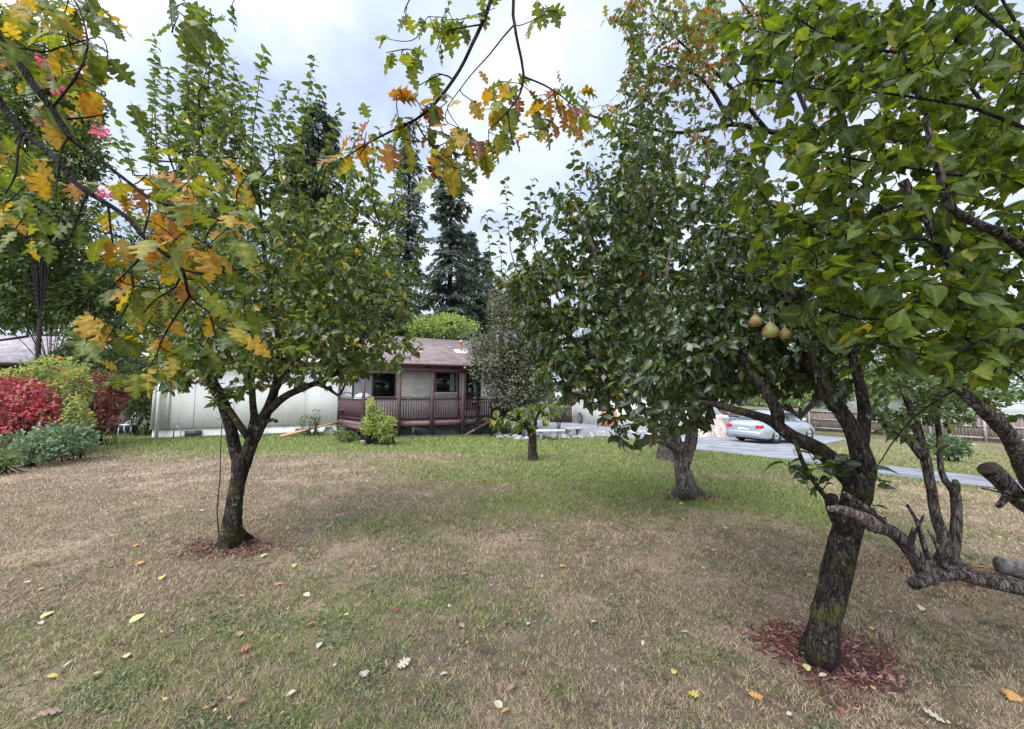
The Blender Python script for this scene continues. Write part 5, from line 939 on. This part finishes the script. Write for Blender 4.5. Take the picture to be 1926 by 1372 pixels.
box('body', M['orangewood'], cb_, -hw, hw, -.25, .25, -.25, zt-.1, bevel=.01); box('door', mat('cabinet door', (.50, .24, .13), .6), cb_, -hw+.05, hw-.05, -.275, -.252, -.1, zt-.2); box('cap', M['dark_metal'], cb_, -hw*.6, hw*.8, -.2, .2, zt-.098, zt+.02)
# gate
g1 = P(1076, 796, 25.5)
gt = thing('gate', 'low maroon board gate between the house and the garage', 'gate', (0, 0, 0)); a_, b_ = G(1034, 795), G(1076, 796)
zt = P(1055, 769, (a_[1]+b_[1])/2)[2]; A = Acc(); n = 12
for i in range(n):
    p = a_+(b_-a_)*i/n; q = a_+(b_-a_)*(i+.92)/n; plank(A, p[:2], q[:2], p[2], zt, .03)
A.obj('board_panel', M['maroon'], gt); A = Acc(); plank(A, a_[:2], b_[:2]+.0, zt-.0+.003, zt+.06, .08); A.obj('top_rail', M['maroon2'], gt)
# tall white post by the driveway
b = G(1028, 822); t = tag(Acc().box(-.06, .06, -.06, .06, -.1, 1.5).box(-.08, .08, -.08, .08, 1.502, 1.56).obj('post', M['white'], bevel=.005), 'white square post beside the stone border', 'post'); t.location = b
# tarp covered heap
b = G(1340, 821); n = 44; V = []; Fq = []
Wd, Dp, Hh = 1.6, .9, 1.15
for i in range(n+1):
    for j in range(n+1):
        u, v = i/n*2-1, j/n*2-1; e_ = max(abs(u), abs(v)); h = Hh*(1-np.clip((e_-.62)/.38, 0, 1)**1.1)*(.78+.22*math.sin(u*2.5+1)); nzv = mnoise.noise((u*3, v*3, 1.3)); x = u*Wd*(.8+.1*nzv) ; y = v*Dp*(.8+.1*nzv)
        V.append((x + .10*mnoise.noise((u*5, v*5, h*3)), y + .10*mnoise.noise((u*5+9, v*5, h*3)), max(0.01, h + .12*mnoise.noise((u*4, v*4, 0)) + .05*mnoise.noise((u*11, v*11, 2)))))
ii = (np.arange(n)[:, None]*(n+1)+np.arange(n)[None]).ravel()
t = tag(raw('tarp_heap', V, [np.stack([ii, ii+n+1, ii+n+2, ii+1], 1)], M['tarp'], smooth=True), 'crumpled beige tarp thrown over a heap by the driveway', 'tarp'); t.location = b; t.rotation_euler.z = ANG
b = G(1368, 822); t = tag(Acc().box(-.45, .45, -.4, .4, 0, 1.0).box(-.47, .47, -.42, .42, 1.003, 1.05).obj('box', M['grey_metal'], bevel=.02), 'grey metal box between the tarp heap and the silver car', 'box'); t.location = b; t.rotation_euler.z = ANG
b = G(1384, 821); t = tag(Acc().add([(-.1, -.5, 0), (.5, -.5, 0), (.5, .5, 0), (-.1, .5, 0), (-.3, -.4, 1.15), (-.2, -.4, 1.2), (-.2, .4, 1.2), (-.3, .4, 1.15)], [[(3, 2, 1, 0), (4, 5, 6, 7), (0, 1, 5, 4), (1, 2, 6, 5), (2, 3, 7, 6), (3, 0, 4, 7)]]).obj('covered_board', M['dark_metal'], bevel=.02), 'dark slanted board leaning behind the silver car', 'board'); t.location = b + (0, 0.6, 0); t.rotation_euler.z = ANG

# ------------------------------------------------------------------ car
cw = G(1457, 836); 
car = thing('parked_car', 'silver sedan parked on the driveway, seen from its rear right corner', 'car', (0, 0, 0), 0)
# local frame: x forward, y left, origin under rear axle centre
cf = Frame((0, 0, 0), ANG); o2 = cw[:2] + cf.v*.74; car.location = (o2[0], o2[1], cw[2] + .02); car.rotation_euler.z = ANG
def loft(secs, m, name, par, smooth=True):
    """secs: (x, [(y,z)...]) half sections from bottom to top, mirrored."""
    V = []; k = len(secs[0][1])*2
    for x, s in secs:
        for y, z in s: V.append((x, -y, z))
        for y, z in reversed(s): V.append((x, y, z))
    n = len(secs); a = np.arange(k-1); q = [np.stack([a+i*k, a+1+i*k, a+1+(i+1)*k, a+(i+1)*k], 1) for i in range(n-1)]; q += [np.array([(i*k+k-1, i*k, (i+1)*k, (i+1)*k+k-1)]) for i in range(n-1)]
    A = Acc().add(V, [np.concatenate(q)]); A.F.setdefault(k, []).append(np.array([np.arange(k)[::-1], np.arange(k)+(n-1)*k])); o = A.obj(name, m, par, smooth=False)
    b = o.modifiers.new('bevel', 'BEVEL'); b.width = .03; b.segments = 2; b.limit_method = 'ANGLE'; b.angle_limit = R(25); return o
def sec(wb_, wm, wt, zb, zm, zt): return [(wb_*.9, zb), (wb_, zb+.06), (wm, zm), (wt, zt-.05), (wt-.08, zt)]
loft([(-.98, sec(.70, .74, .66, .36, .58, .80)), (-.93, sec(.78, .82, .72, .26, .60, .95)), (-.6, sec(.82, .86, .76, .22, .60, .99)), (-.1, sec(.83, .87, .80, .20, .60, .98)), (1.3, sec(.84, .87, .82, .18, .60, .95)), (2.5, sec(.83, .87, .80, .20, .58, .90)), (3.1, sec(.80, .84, .70, .22, .55, .80)), (3.4, sec(.66, .72, .6, .28, .5, .66))], M['car_paint'], 'body', car)
def sec2(wb_, wt, zb, zt): return [(wb_, zb), (wb_-.02, zb+.04), ((wb_*1.2+wt)/2.2, (zb*.5+zt*.5)), (wt+.03, zt-.05), (wt-.06, zt)]
loft([(-.55, sec2(.66, .60, .955, .985)), (-.05, sec2(.76, .56, .955, 1.34)), (.35, sec2(.78, .57, .95, 1.43)), (1.2, sec2(.79, .57, .94, 1.44)), (1.75, sec2(.78, .56, .93, 1.36)), (2.45, sec2(.70, .6, .88, .92))], M['car_paint'], 'roof', car)
def quad(name, pts, m, par=car, th=.006):
    p = np.array(pts, float); nrm = np.cross(p[1]-p[0], p[2]-p[0]); nrm /= np.linalg.norm(nrm); V = np.vstack([p, p - nrm*th]); k = len(p)
    A = Acc().add(V, [np.array([(i, (i+1) % k, (i+1) % k+k, i+k) for i in range(k)])]); A.F.setdefault(k, []).append(np.array([np.arange(k), np.arange(k)[::-1]+k])); return A.obj(name, m, par)
quad('rear_window', [(-.52, .60, 1.01), (-.52, -.60, 1.01), (-.075, -.50, 1.335), (-.075, .50, 1.335)], M['car_glass'])
quad('windscreen', [(2.3, -.6, .985), (2.3, .6, .985), (1.80, .5, 1.36), (1.80, -.5, 1.36)], M['car_glass'])
for s in (-1, 1):
    o = -1 if s == 1 else 1
    for nm, xs in (('side_window', [(.0, 1.0), (.85, .985), (.85, 1.36), (.35, 1.375), (.12, 1.25)]), ('side_window', [(.93, .985), (2.0, .97), (1.72, 1.30), (1.55, 1.355), (.93, 1.37)])):
        pts = [(x, s*(.797-(z-.95)*.44), z) for x, z in xs]; quad(nm, pts if s < 0 else pts[::-1], M['car_glass'])
    for xw in (0, 2.62):
        wl = Acc().lathe([(.19, -.09), (.30, -.1), (.315, -.06), (.315, .06), (.30, .1), (.19, .09), (.19, -.09)], 26, (xw, s*.76, .315), [(1, 0, 0), (0, 0, 1), (0, 1, 0)]).obj('wheel', M['tyre'], car, smooth=True)
        A = Acc().lathe([(.195, .04), (.195, -.07), (.17, -.085), (.15, -.05), (.05, -.075), (.001, -.08)], 22, (xw, s*.79, .315), [(1, 0, 0), (0, 0, -s*-1), (0, 1, 0)])
        for k in range(7): a = k*2*math.pi/7; A.tube([(xw+.04*math.cos(a), s*.865, .315+.04*math.sin(a)), (xw+.17*math.cos(a), s*.868, .315+.17*math.sin(a))], .018, 5)
        A.obj('rim', M['rim'], wl)
    Acc().box(-1.0, -.80, min(s*.54, s*.80), max(s*.54, s*.80), .70, .84).obj('tail_light', M['red_light'], car, bevel=.02)
    Acc().box(2.05, 2.2, s*.84 if s > 0 else -.98, .98 if s > 0 else -.84, .95, 1.08).obj('mirror', M['car_paint'], car, bevel=.03)
    Acc().box(.75, .92, s*.872-.012, s*.872+.012, .80, .83).obj('door_handle', M['car_paint'], car); Acc().box(1.75, 1.92, s*.872-.012, s*.872+.012, .78, .81).obj('door_handle', M['car_paint'], car)
o = Acc().box(-1.07, -.88, -.74, .74, .34, .56).obj('rear_bumper', M['car_paint'], car, bevel=.05)
quad('number_plate', [(-1.0, .26, .62), (-1.0, -.26, .62), (-.995, -.26, .75), (-.995, .26, .75)], M['plate'], th=.02)
Acc().box(-.7, 2.9, -.6, .6, .16, .3).obj('underbody', M['tyre'], car)

# ------------------------------------------------------------------ fence
fo = G(1590, 815); FA = math.atan2(-.9, .436); FF = Frame((fo[0], fo[1], 0), FA)
fe = thing('board_fence', 'weathered brown board fence along the far side of the lawn at right', 'fence', (*fo[:2], 0), FA)
def fz(x): q = FF.w(x, 0, 0); return float(gz(q[0], q[1]))
ch = 0
for k in range(11):
    xa_ = -12 + k*2.4; A = Acc(); x = xa_
    while x < xa_ + 2.38:
        wd = rng.uniform(.12, .145); z = fz(x); dz = rng.uniform(-.02, .02); A.box(x, x+wd, rng.uniform(0, .012), .028, z+rng.uniform(.02, .08), z+1.72+dz); x += wd + rng.uniform(.008, .02)
    A.obj('board_panel', M['fence'], fe)
    A = Acc(); 
    for zz in (.95, 1.60, .25): A.add([(xa_, -.06, fz(xa_)+zz), (xa_+2.4, -.06, fz(xa_+2.4)+zz), (xa_+2.4, -.005, fz(xa_+2.4)+zz), (xa_, -.005, fz(xa_)+zz), (xa_, -.06, fz(xa_)+zz+.09), (xa_+2.4, -.06, fz(xa_+2.4)+zz+.09), (xa_+2.4, -.005, fz(xa_+2.4)+zz+.09), (xa_, -.005, fz(xa_)+zz+.09)], [[(3, 2, 1, 0), (4, 5, 6, 7), (0, 1, 5, 4), (1, 2, 6, 5), (2, 3, 7, 6), (3, 0, 4, 7)]])
    A.obj('rail', M['fence_rail'], fe); z = fz(xa_); box('post', M['fence_rail'], fe, xa_-.06, xa_+.06, -.16, -.062, z-.1, z+1.75)
# lattice panel
x0, _ = FF.hit(1885, 790); A = Acc(); Lz = fz(x0)+1.85
for k in range(40):
    x = x0 + k*.13
    for sgn in (-1, 1): A.tube([(x, -.01*sgn, Lz), (x + .5*sgn, -.01*sgn, Lz+.6)], .016, 4)
la = thing('lattice', 'white diamond lattice panel above the fence at the right edge', 'lattice', FF.w(x0, 0, 0), FA); A.V = [v - np.array((x0, 0, 0)) for v in A.V]; A.obj('lattice_panel', M['white'], la)
A = Acc(); A.box(-.3, 5.4, -.04, .04, Lz+.6, Lz+.66); A.box(-.3, 5.4, -.04, .04, Lz-.05, Lz-.004)
A.obj('frame', M['white'], la)
# white neighbouring building glimpsed behind the fence
c = P(1800, 715, 34); t = thing('white_building', 'white gabled building glimpsed through the leaves beyond the fence', 'building', (c[0], c[1], float(gz(c[0], c[1]))), R(-20))
box('wall', M['white'], t, -5, 7, 0, 8, -.5, 3.6); V = [(-5.5, -.5, 3.5), (7.5, -.5, 3.5), (7.5, 4, 5.0), (-5.5, 4, 5.0), (7.5, 8.5, 3.5), (-5.5, 8.5, 3.5)]; V += [(a, b, q-.15) for a, b, q in V]
Acc().add(V, [[(0, 1, 2, 3), (3, 2, 4, 5), (6, 9, 8, 7), (9, 11, 10, 8), (0, 6, 7, 1), (1, 7, 8, 2), (2, 8, 10, 4), (0, 3, 9, 6), (3, 5, 11, 9)]]).obj('roof', mat('pale roof', (.62, .62, .64), .8), t); box('window', M['glass'], t, -3, -1.5, -.03, -.002, 1.0, 2.3)
# marker post by the drive
b = G(1917, 922); t = tag(Acc().tube([(0, 0, -.05), (0, 0, .36)], .016, 8).tube([(0, 0, .361), (0, 0, .39)], .02, 8).obj('marker_post', M['grey_metal']), 'thin grey marker stake beside the driveway at the right edge', 'post'); t.location = b
# weathered log at right edge
b = G(1905, 1098); t = thing('log', 'weathered split log lying at the right edge behind the low limb', 'log', b)
c0 = P(1878, 1062, b[1]); c1 = P(1990, 1085, b[1]-.1); A = Acc(); p, r = smooth_path([c0, (c0+c1)/2, c1], [.06, .075, .08], .04); A.tube(p, r, 7, bump=.5).obj('wood', M['old_wood'], t, world=True)

# ------------------------------------------------------------------ stone border, benches
def stone_mesh(seed):
    k = 3; V = []; Fq = []; n1, n2 = 8, 10
    for i in range(n1+1):
        th = math.pi*i/n1
        for j in range(n2):
            ph = 2*math.pi*j/n2; v = Vector((math.sin(th)*math.cos(ph), math.sin(th)*math.sin(ph), math.cos(th))); s = 1 + .35*mnoise.noise(v*1.3 + Vector((seed*7, 0, 0))) + .12*mnoise.noise(v*4 + Vector((seed, 3, 0))); V.append(tuple(v*s))
    for i in range(n1):
        for j in range(n2): Fq.append((i*n2+j, (i+1)*n2+j, (i+1)*n2+(j+1) % n2, i*n2+(j+1) % n2))
    me = Acc().add(V, [Fq]).obj('stone', M['stone'], None); d = me.data; bpy.data.objects.remove(me); return d
SM = [stone_mesh(i) for i in range(6)]
pts = [(932, 822), (950, 825), (1000, 826), (1050, 824), (1100, 822), (1170, 818), (1230, 815)]
ns = 0
for k in range(85):
    f = rng.uniform(0, len(pts)-1.001); i = int(f); px = pts[i][0]*(1-(f-i))+pts[i+1][0]*(f-i); py = pts[i][1]*(1-(f-i))+pts[i+1][1]*(f-i) + rng.uniform(-4, 3)
    b = G(px, py); o = bpy.data.objects.new('stone', SM[k % 6]); C.objects.link(o); s = rng.uniform(.07, .17); o.scale = (s*rng.uniform(1, 1.5), s, s*rng.uniform(.55, .9)); o.location = b + (0, 0, s*.3); o.rotation_euler = (rng.uniform(-.3, .3), rng.uniform(-.3, .3), rng.uniform(0, 6)); tag(o, 'pale rounded stone in the heaped border beside the driveway', 'stone', 'pale stones bordering the lawn')
def bench(px, py, L, lab, rz):
    b = G(px, py); t = thing('concrete_bench', lab, 'bench', b, rz); box('seat', M['concrete'], t, -L/2, L/2, -.2, .2, .36, .43, bevel=.012)
    for s in (-1, 1): A = Acc(); x = s*L*.32; A.add([(x-.06, -.16, 0), (x+.06, -.16, 0), (x+.06, .16, 0), (x-.06, .16, 0), (x-.04, -.11, .2), (x+.04, -.11, .2), (x+.04, .11, .2), (x-.04, .11, .2), (x-.06, -.16, .358), (x+.06, -.16, .358), (x+.06, .16, .358), (x-.06, .16, .358)], [[(3, 2, 1, 0), (0, 1, 5, 4), (1, 2, 6, 5), (2, 3, 7, 6), (3, 0, 4, 7), (4, 5, 9, 8), (5, 6, 10, 9), (6, 7, 11, 10), (7, 4, 8, 11), (8, 9, 10, 11)]]).obj('leg', M['concrete2'], t)
bench(1035, 829, 1.15, 'nearer pale concrete bench in front of the stone border', R(4)); bench(1078, 823, .9, 'farther small concrete bench behind the first one', R(28))
b = G(1060, 812); bthing('flowering_shrub', 'small purplish flowering shrub over the low gate', 'shrub', [wb(1050, 775, 20, 22, 9, .4)], 500, DIAM, .12, M['leaf_plum'])

# ------------------------------------------------------------------ clutter at the left house corner
b = G(232, 817); t = tag(Acc().lathe([(.001, -.42), (.13, -.41), (.22, -.34), (.25, -.22), (.25, .22), (.22, .34), (.13, .41), (.001, .42)], 22, (0, 0, .27), [(0, 0, 1), (0, 1, 0), (1, 0, 0)]).box(-.25, -.17, -.2, .2, 0, .06).box(.17, .25, -.2, .2, 0, .06).obj('tank', M['dark_metal'], smooth=False), 'black horizontal tank with a white band on the grass edge', 'tank'); t.location = b; t.rotation_euler.z = R(10)
Acc().lathe([(.252, .16), (.262, .16), (.262, .22), (.252, .22)], 22, (0, 0, .27), [(0, 0, 1), (0, 1, 0), (1, 0, 0)]).obj('band', M['white'], t)
b = P(229, 797, 15.8); b[2] = float(gz(b[0], b[1])); A = Acc(); A.add([(-.5, -.3, 0), (.45, -.3, 0), (.45, .3, 0), (-.5, .3, 0), (.08, -.05, .98), (.14, .05, .98)], [[(3, 2, 1, 0)], [(0, 1, 4), (1, 2, 5), (1, 5, 4), (2, 3, 5), (3, 0, 4), (3, 4, 5)]])
t = tag(A.obj('wooden_cone', M['maroon2']), 'reddish brown pointed wooden cover behind the black tank', 'cover'); t.location = b
c = P(260, 716, 15.2); t = thing('satellite_dish', 'grey round dish on a pole by the house corner', 'dish', (c[0], c[1], float(gz(c[0], c[1])))); A = Acc().lathe([(.001, 0), (.15, -.02), (.3, -.07), (.36, -.11), (.36, -.13), (.3, -.09), (.15, -.04), (.001, -.02)], 24, (c[0], c[1], c[2]), [(1, 0, 0), (0, .2, 1), (0, 1, -.2)]); A.obj('dish', M['grey_metal'], t, world=True, smooth=True)
Acc().tube([(c[0], c[1]+.1, float(gz(c[0], c[1]))), (c[0], c[1]+.1, c[2])], .03, 8).obj('pole', M['grey_metal'], t, world=True)
for i, (px, lab) in enumerate([(258, 'white curved metal garden chair left of the house corner'), (276, 'second white metal garden chair, tight against the house corner')]):
    c = P(px, 805, 15.0 + .5*i); b = (c[0], c[1], float(gz(c[0], c[1]))); t = thing('garden_chair', lab, 'chair', b, R(20*i), 'white garden chairs'); Acc().tube([(.3*math.cos(a), 0, .45+.45*math.sin(a)) for a in np.linspace(0, math.pi, 14)], .022, 6).obj('backrest', M['white'], t)
    A = Acc()
    for k in range(5): A.tube([(-.2+.1*k, 0, .45), (-.2+.1*k, 0, .82)], .008, 5)
    A.obj('spindles', M['white'], t); Acc().box(-.28, .28, -.5, 0, .43, .46).obj('seat', M['white'], t)
    for sx in (-1, 1):
        for sy in (0, -.46): Acc().tube([(sx*.26, sy, 0), (sx*.25, sy, .43)], .014, 5).obj('leg', M['white'], t)
# thin stake / hanging vine beside left pear
b = G(412, 1008); t = tag(Acc().tube([b, P(408, 960, 4.05), P(414, 900, 4.05), P(415, 840, 4.05), P(418, 790, 4.0)], [.006, .005, .005, .004, .003], 6).obj('stake', M['bark_dark']), 'thin dark stake rising beside the left pear trunk', 'stake')

# ------------------------------------------------------------------ mulch
def mulch(px, py, rx, ry, n, lab, thin=1, s=.028):
    c = G(px, py); r = np.sqrt(rng.uniform(0, 1, n)); a = rng.uniform(0, 6.28, n); wob = (1 + .18*np.sin(a*3+1) + .1*np.sin(a*5))*(1 + .25*np.abs(rng.normal(size=n))*(r > .8)); x = c[0] + rx*r*wob*np.cos(a); y = c[1] + ry*r*wob*np.sin(a); z = gzz(x, y) + .004 + .022*rng.uniform(0, 1, n)*(1-r*.6)
    d = rv(n); d[:, 2] *= .25; nrm = rv(n)*.35 + np.array((0, 0, 1)); chip = (np.array([(0, -.18, 0), (1, -.14, 0), (1.05, .12, 0.05), (0, .18, .02)]), [np.array([(0, 1, 2, 3)])], np.zeros(4))
    tag(leafcloud('mulch', chip, np.stack([x, y, z], 1), d, nrm, rng.uniform(.5, 1.4, n)*s, M['mulch'], None, rng.uniform(0, 1, n), wvar=.5, smooth=False), lab, 'mulch', kind='stuff')
mulch(1553, 1240, .29, .27, 3800, 'red bark mulch ring round the nearest leaning tree')
mulch(440, 1030, .48, .22, 1300, 'faded red mulch round the left pear trunk', s=.035)
mulch(1300, 935, .55, .3, 500, 'thin reddish mulch round the double pear trunk', s=.05)
mulch(1800, 1078, .6, .3, 1300, 'red mulch behind the low limb at the right', s=.035)

# ------------------------------------------------------------------ grass
n = 850000; Yg = np.exp(rng.uniform(math.log(.95), math.log(17), n)); xg = rng.uniform(-1, 1, n)*(1.48*Yg + .25)
drv = np.zeros(n, bool)
def inpoly(x, y, poly):
    c = np.zeros(len(x), bool); j = len(poly)-1
    for i in range(len(poly)):
        xi, yi = poly[i]; xj, yj = poly[j]; k = ((yi > y) != (yj > y)) & (x < (xj-xi)*(y-yi)/(yj-yi+1e-12)+xi); c ^= k; j = i
    return c
poly = np.vstack([A_, B_[::-1]]); keep = ~inpoly(xg + rng.normal(size=n)*.07, Yg + rng.normal(size=n)*.07, poly)
hl = np.stack([xg, Yg], 1) - np.array(HO[:2]); hy = hl @ H.v; hx = hl @ H.u; keep &= ~((hy > -.02) & (hx > -.1)); keep &= ~((hy > yl+.1) & (hx > xl-.5) & (hx < xr2))
for (px, py, rx, ry) in ((1553, 1240, .34, .31),): c = G(px, py); keep &= (((xg-c[0])/rx)**2 + ((Yg-c[1])/ry)**2 > rng.uniform(.7, 1.15, n))
gsel = greenness(xg, Yg); cl = np.array([mnoise.noise((a*2.6, b*2.6, 5.)) + 1.5*mnoise.noise((a*14, b*14, 2.)) for a, b in zip(xg, Yg)]); keep &= rng.uniform(0, 1, n) < np.clip(.55 + .35*gsel + 1.0*cl, .05, 1)
xg, Yg, gsel, cl = xg[keep], Yg[keep], gsel[keep], cl[keep]; n = len(xg)
hgt = (.007 + .011*rng.uniform(0, 1, n)**1.5 + .0022*Yg) * (1 + .6*gsel) * (1 + .7*np.clip(cl, 0, 1)); wd = .0006 + .0007*Yg*rng.uniform(.6, 1.3, n)
an = rng.uniform(0, 6.28, n); lean = rng.uniform(.2, 1.6, n); la_ = rng.uniform(0, 6.28, n); z = gzz(xg, Yg) - .002
V = np.empty((n, 3, 3)); V[:, 0] = np.stack([xg-np.cos(an)*wd, Yg-np.sin(an)*wd, z], 1); V[:, 1] = np.stack([xg+np.cos(an)*wd, Yg+np.sin(an)*wd, z], 1)
V[:, 2] = np.stack([xg+np.cos(la_)*hgt*lean, Yg+np.sin(la_)*hgt*lean, z+hgt], 1)
go = raw('grass', V.reshape(-1, 3), [np.arange(3*n).reshape(-1, 3)], groundmat(True), rnd=rng.uniform(0, 1, n)); fattr(go, 'green', np.repeat(gsel, 3)); tag(go, 'short patchy grass, half dry, over the whole lawn', 'grass', kind='stuff')
# clover and small weeds in the green patches of the foreground
n = 80000; Yg = np.exp(rng.uniform(math.log(.95), math.log(5), n)); xg = rng.uniform(-1, 1, n)*(1.48*Yg+.2); g = greenness(xg, Yg); cl = np.array([mnoise.noise((a*3.1, b*3.1, 9.)) for a, b in zip(xg, Yg)]); k = (g + cl*.9) > rng.uniform(.42, .75, n); xg, Yg = xg[k], Yg[k]; n = len(xg)
tag(leafcloud('clover', DIAM, np.stack([xg, Yg, gzz(xg, Yg)+rng.uniform(.006, .022, n)], 1), rv(n)*np.array((1, 1, .3)), rv(n)*.4+np.array((0, 0, 1)), rng.uniform(.008, .018, n)*(1+.25*Yg), M['clover'], None, rng.uniform(.2, 1, n)), 'clover and small weeds in the green lawn patches', 'weeds', kind='stuff')
n = 9000; Yg = np.exp(rng.uniform(math.log(1.0), math.log(12), n)); xg = rng.uniform(-1, 1, n)*(1.48*Yg+.2); cl = np.array([mnoise.noise((a*.9, b*.9, 4.)) + .6*mnoise.noise((a*5, b*5, 4.)) for a, b in zip(xg, Yg)]); k = (cl + .25 > rng.uniform(0, .6, n)) & ~inpoly(xg, Yg, poly) ; xg, Yg = xg[k], Yg[k]; n = len(xg)
M['litter'] = leafmat('leaf litter', [(0, (.05, .03, .02)), (.4, (.14, .085, .05)), (.75, (.30, .21, .14)), (1, (.46, .37, .27))], 0, trans=.1, rough=.8)
tag(leafcloud('leaf_litter', (np.array([(0, 0, .1), (.5, .3, 0), (1, 0, .2), (.5, -.25, .15)]), DIAM[1], DIAM[2]), np.stack([xg, Yg, gzz(xg, Yg)+rng.uniform(.003, .014, n)], 1), rv(n)*np.array((1, 1, .25)), rv(n)*.5+np.array((0, 0, 1)), rng.uniform(.007, .022, n)*(1+.12*Yg), M['litter'], None, rng.uniform(0, 1, n), wvar=.6, smooth=False), 'crumbled brown leaf litter in the short grass', 'leaf litter', kind='stuff')
# longer grass at the foot of house and deck
n = 9000; s = rng.uniform(-1.2, 12, n); pp = np.array([H.w(a, -.1-abs(rng.normal())*.25, 0) if a < xc else (H.w(a, yl-.15-abs(rng.normal())*.2, 0) if a < xr else H.w(a, -99, 0)) for a in s]); pp = pp[pp[:, 1] > 5]; n = len(pp)
z = gz(pp[:, 0], pp[:, 1]); an = rng.uniform(0, 6.28, n); hg = rng.uniform(.03, .10, n); V = np.empty((n, 3, 3)); V[:, 0] = np.stack([pp[:, 0]-.012, pp[:, 1], z], 1); V[:, 1] = np.stack([pp[:, 0]+.012, pp[:, 1], z], 1); V[:, 2] = np.stack([pp[:, 0]+np.cos(an)*hg*.5, pp[:, 1]+np.sin(an)*hg*.5, z+hg], 1)
raw_o = raw('tall_grass', V.reshape(-1, 3), [np.arange(3*n).reshape(-1, 3)], M['leaf_small'], rnd=rng.uniform(.4, 1, n)); tag(raw_o, 'longer green grass along the foot of the house and deck', 'grass', kind='stuff')

# ------------------------------------------------------------------ fallen leaves, each its own object
FM = {}
fcols = {'yellow': (.60, .46, .13), 'orange': (.55, .28, .08), 'pale': (.50, .42, .31), 'brown': (.24, .10, .05), 'pink': (.36, .22, .18), 'lime': (.52, .54, .22)}
for cname, col in fcols.items():
    mm = mat(cname + ' fallen leaf', col, .6, tuple(x*.6 for x in col), 30)
    for shp, T0 in (('oval', PEAR), ('lobed', OAK)):
        V0 = T0[0].copy(); V0[:, 2] = V0[:, 2]*.5 + .12*V0[:, 0] ; V0[:, 0] -= .5
        o = raw('fallen_leaf', V0, T0[1], mm, smooth=True); FM[cname, shp] = o.data; bpy.data.objects.remove(o)
def fall(px, py, cname, shp, size, label, group=None):
    b = G(px, py); o = bpy.data.objects.new('fallen_leaf', FM[cname, shp]); C.objects.link(o); o.location = (b[0], b[1], float(gzz(b[0], b[1])) + .022); s = size; o.scale = (s, s, s); o.rotation_euler = (rng.uniform(-.35, .35), rng.uniform(-.3, .3), rng.uniform(0, 6.28)); tag(o, label, 'leaf', group)
for px, py, cn, sh, s, lab in [(89, 1158, 'lime', 'oval', .085, 'pale lime oval leaf lying alone at the lower left of the lawn'), (257, 1169, 'lime', 'oval', .09, 'pointed pale green leaf right of the lime oval leaf'), (90, 1350, 'pink', 'lobed', .11, 'pinkish lobed leaf in the bottom left corner'), (255, 1031, 'orange', 'oval', .075, 'orange leaf left of the mulch of the left pear'),
                               (264, 1063, 'orange', 'oval', .06, 'small orange leaf just below the orange one left of the pear'), (305, 1090, 'yellow', 'oval', .08, 'yellow leaf in front of the left pear'), (497, 1048, 'lime', 'oval', .08, 'lime yellow leaf right of the left pear mulch'), (525, 1105, 'orange', 'oval', .075, 'round orange leaf on the green patch'), (553, 1068, 'yellow', 'oval', .065, 'small yellow leaf between the pear and the green patch'),
                               (450, 1202, 'pink', 'oval', .07, 'dull pink leaf in the left foreground'), (584, 1183, 'orange', 'lobed', .07, 'small orange lobed leaf left of centre foreground'), (684, 1277, 'pale', 'lobed', .085, 'pale star shaped leaf at bottom centre'), (758, 1255, 'pale', 'lobed', .09, 'pale lobed leaf right of the star shaped leaf'), (462, 1231, 'brown', 'lobed', .08, 'rusty brown leaf below the dull pink leaf'),
                               (745, 1152, 'brown', 'oval', .06, 'dark curled leaf in the middle of the lawn'), (960, 1295, 'pink', 'lobed', .07, 'pinkish lobed leaf at bottom centre right'), (1305, 1312, 'yellow', 'lobed', .085, 'yellow lobed leaf left of the mulch ring front'), (1420, 1316, 'orange', 'lobed', .08, 'orange brown lobed leaf at the bottom right'), (1905, 1320, 'orange', 'lobed', .10, 'orange lobed leaf in the bottom right corner'),
                               (1755, 1358, 'pale', 'lobed', .09, 'pale lobed leaf cut by the bottom edge at right'), (1520, 1246, 'pale', 'lobed', .09, 'cream lobed leaf on the red mulch by the trunk'), (1518, 1266, 'lime', 'oval', .06, 'small green leaf on the red mulch'), (1118, 1172, 'pale', 'oval', .06, 'whitish narrow leaf on the bare patch at centre right'), (1288, 1195, 'pale', 'oval', .05, 'tiny pale leaf between centre and mulch ring'),
                               (1733, 1148, 'pale', 'oval', .07, 'pale narrow leaf right of the leaning trunk'), (378, 965, 'pale', 'oval', .07, 'pale leaf left of the left pear trunk'), (640, 960, 'yellow', 'oval', .08, 'yellow leaf in the mid lawn')]:
    fall(px, py, cn, sh, s, lab)
k = 0; adj = {'yellow': 'yellow', 'orange': 'orange', 'pale': 'pale dry', 'brown': 'dark brown', 'pink': 'dull pinkish', 'lime': 'yellow green'}
while k < 210:
    Yq = math.exp(rng.uniform(math.log(1.4), math.log(11))); x = rng.uniform(-1.3, 1.3)*Yq; px, py = proj(x, Yq, float(gz(x, Yq)))
    if not (0 < px < 1926 and 850 < py < 1372): continue
    cn = rng.choice(['yellow', 'orange', 'pale', 'brown', 'pink'], p=[.12, .1, .42, .24, .12]); sh = rng.choice(['oval', 'lobed'], p=[.65, .35]); k += 1
    if inpoly(np.array([x]), np.array([Yq]), poly)[0]: continue
    fall(px, py, cn, sh, rng.uniform(.022, .055)*(1 + .05*Yq), f'small {adj[cn]} {"rounded" if sh == "oval" else "lobed"} leaf scattered on the lawn', f'scattered {adj[cn]} {"rounded" if sh == "oval" else "lobed"} leaves')
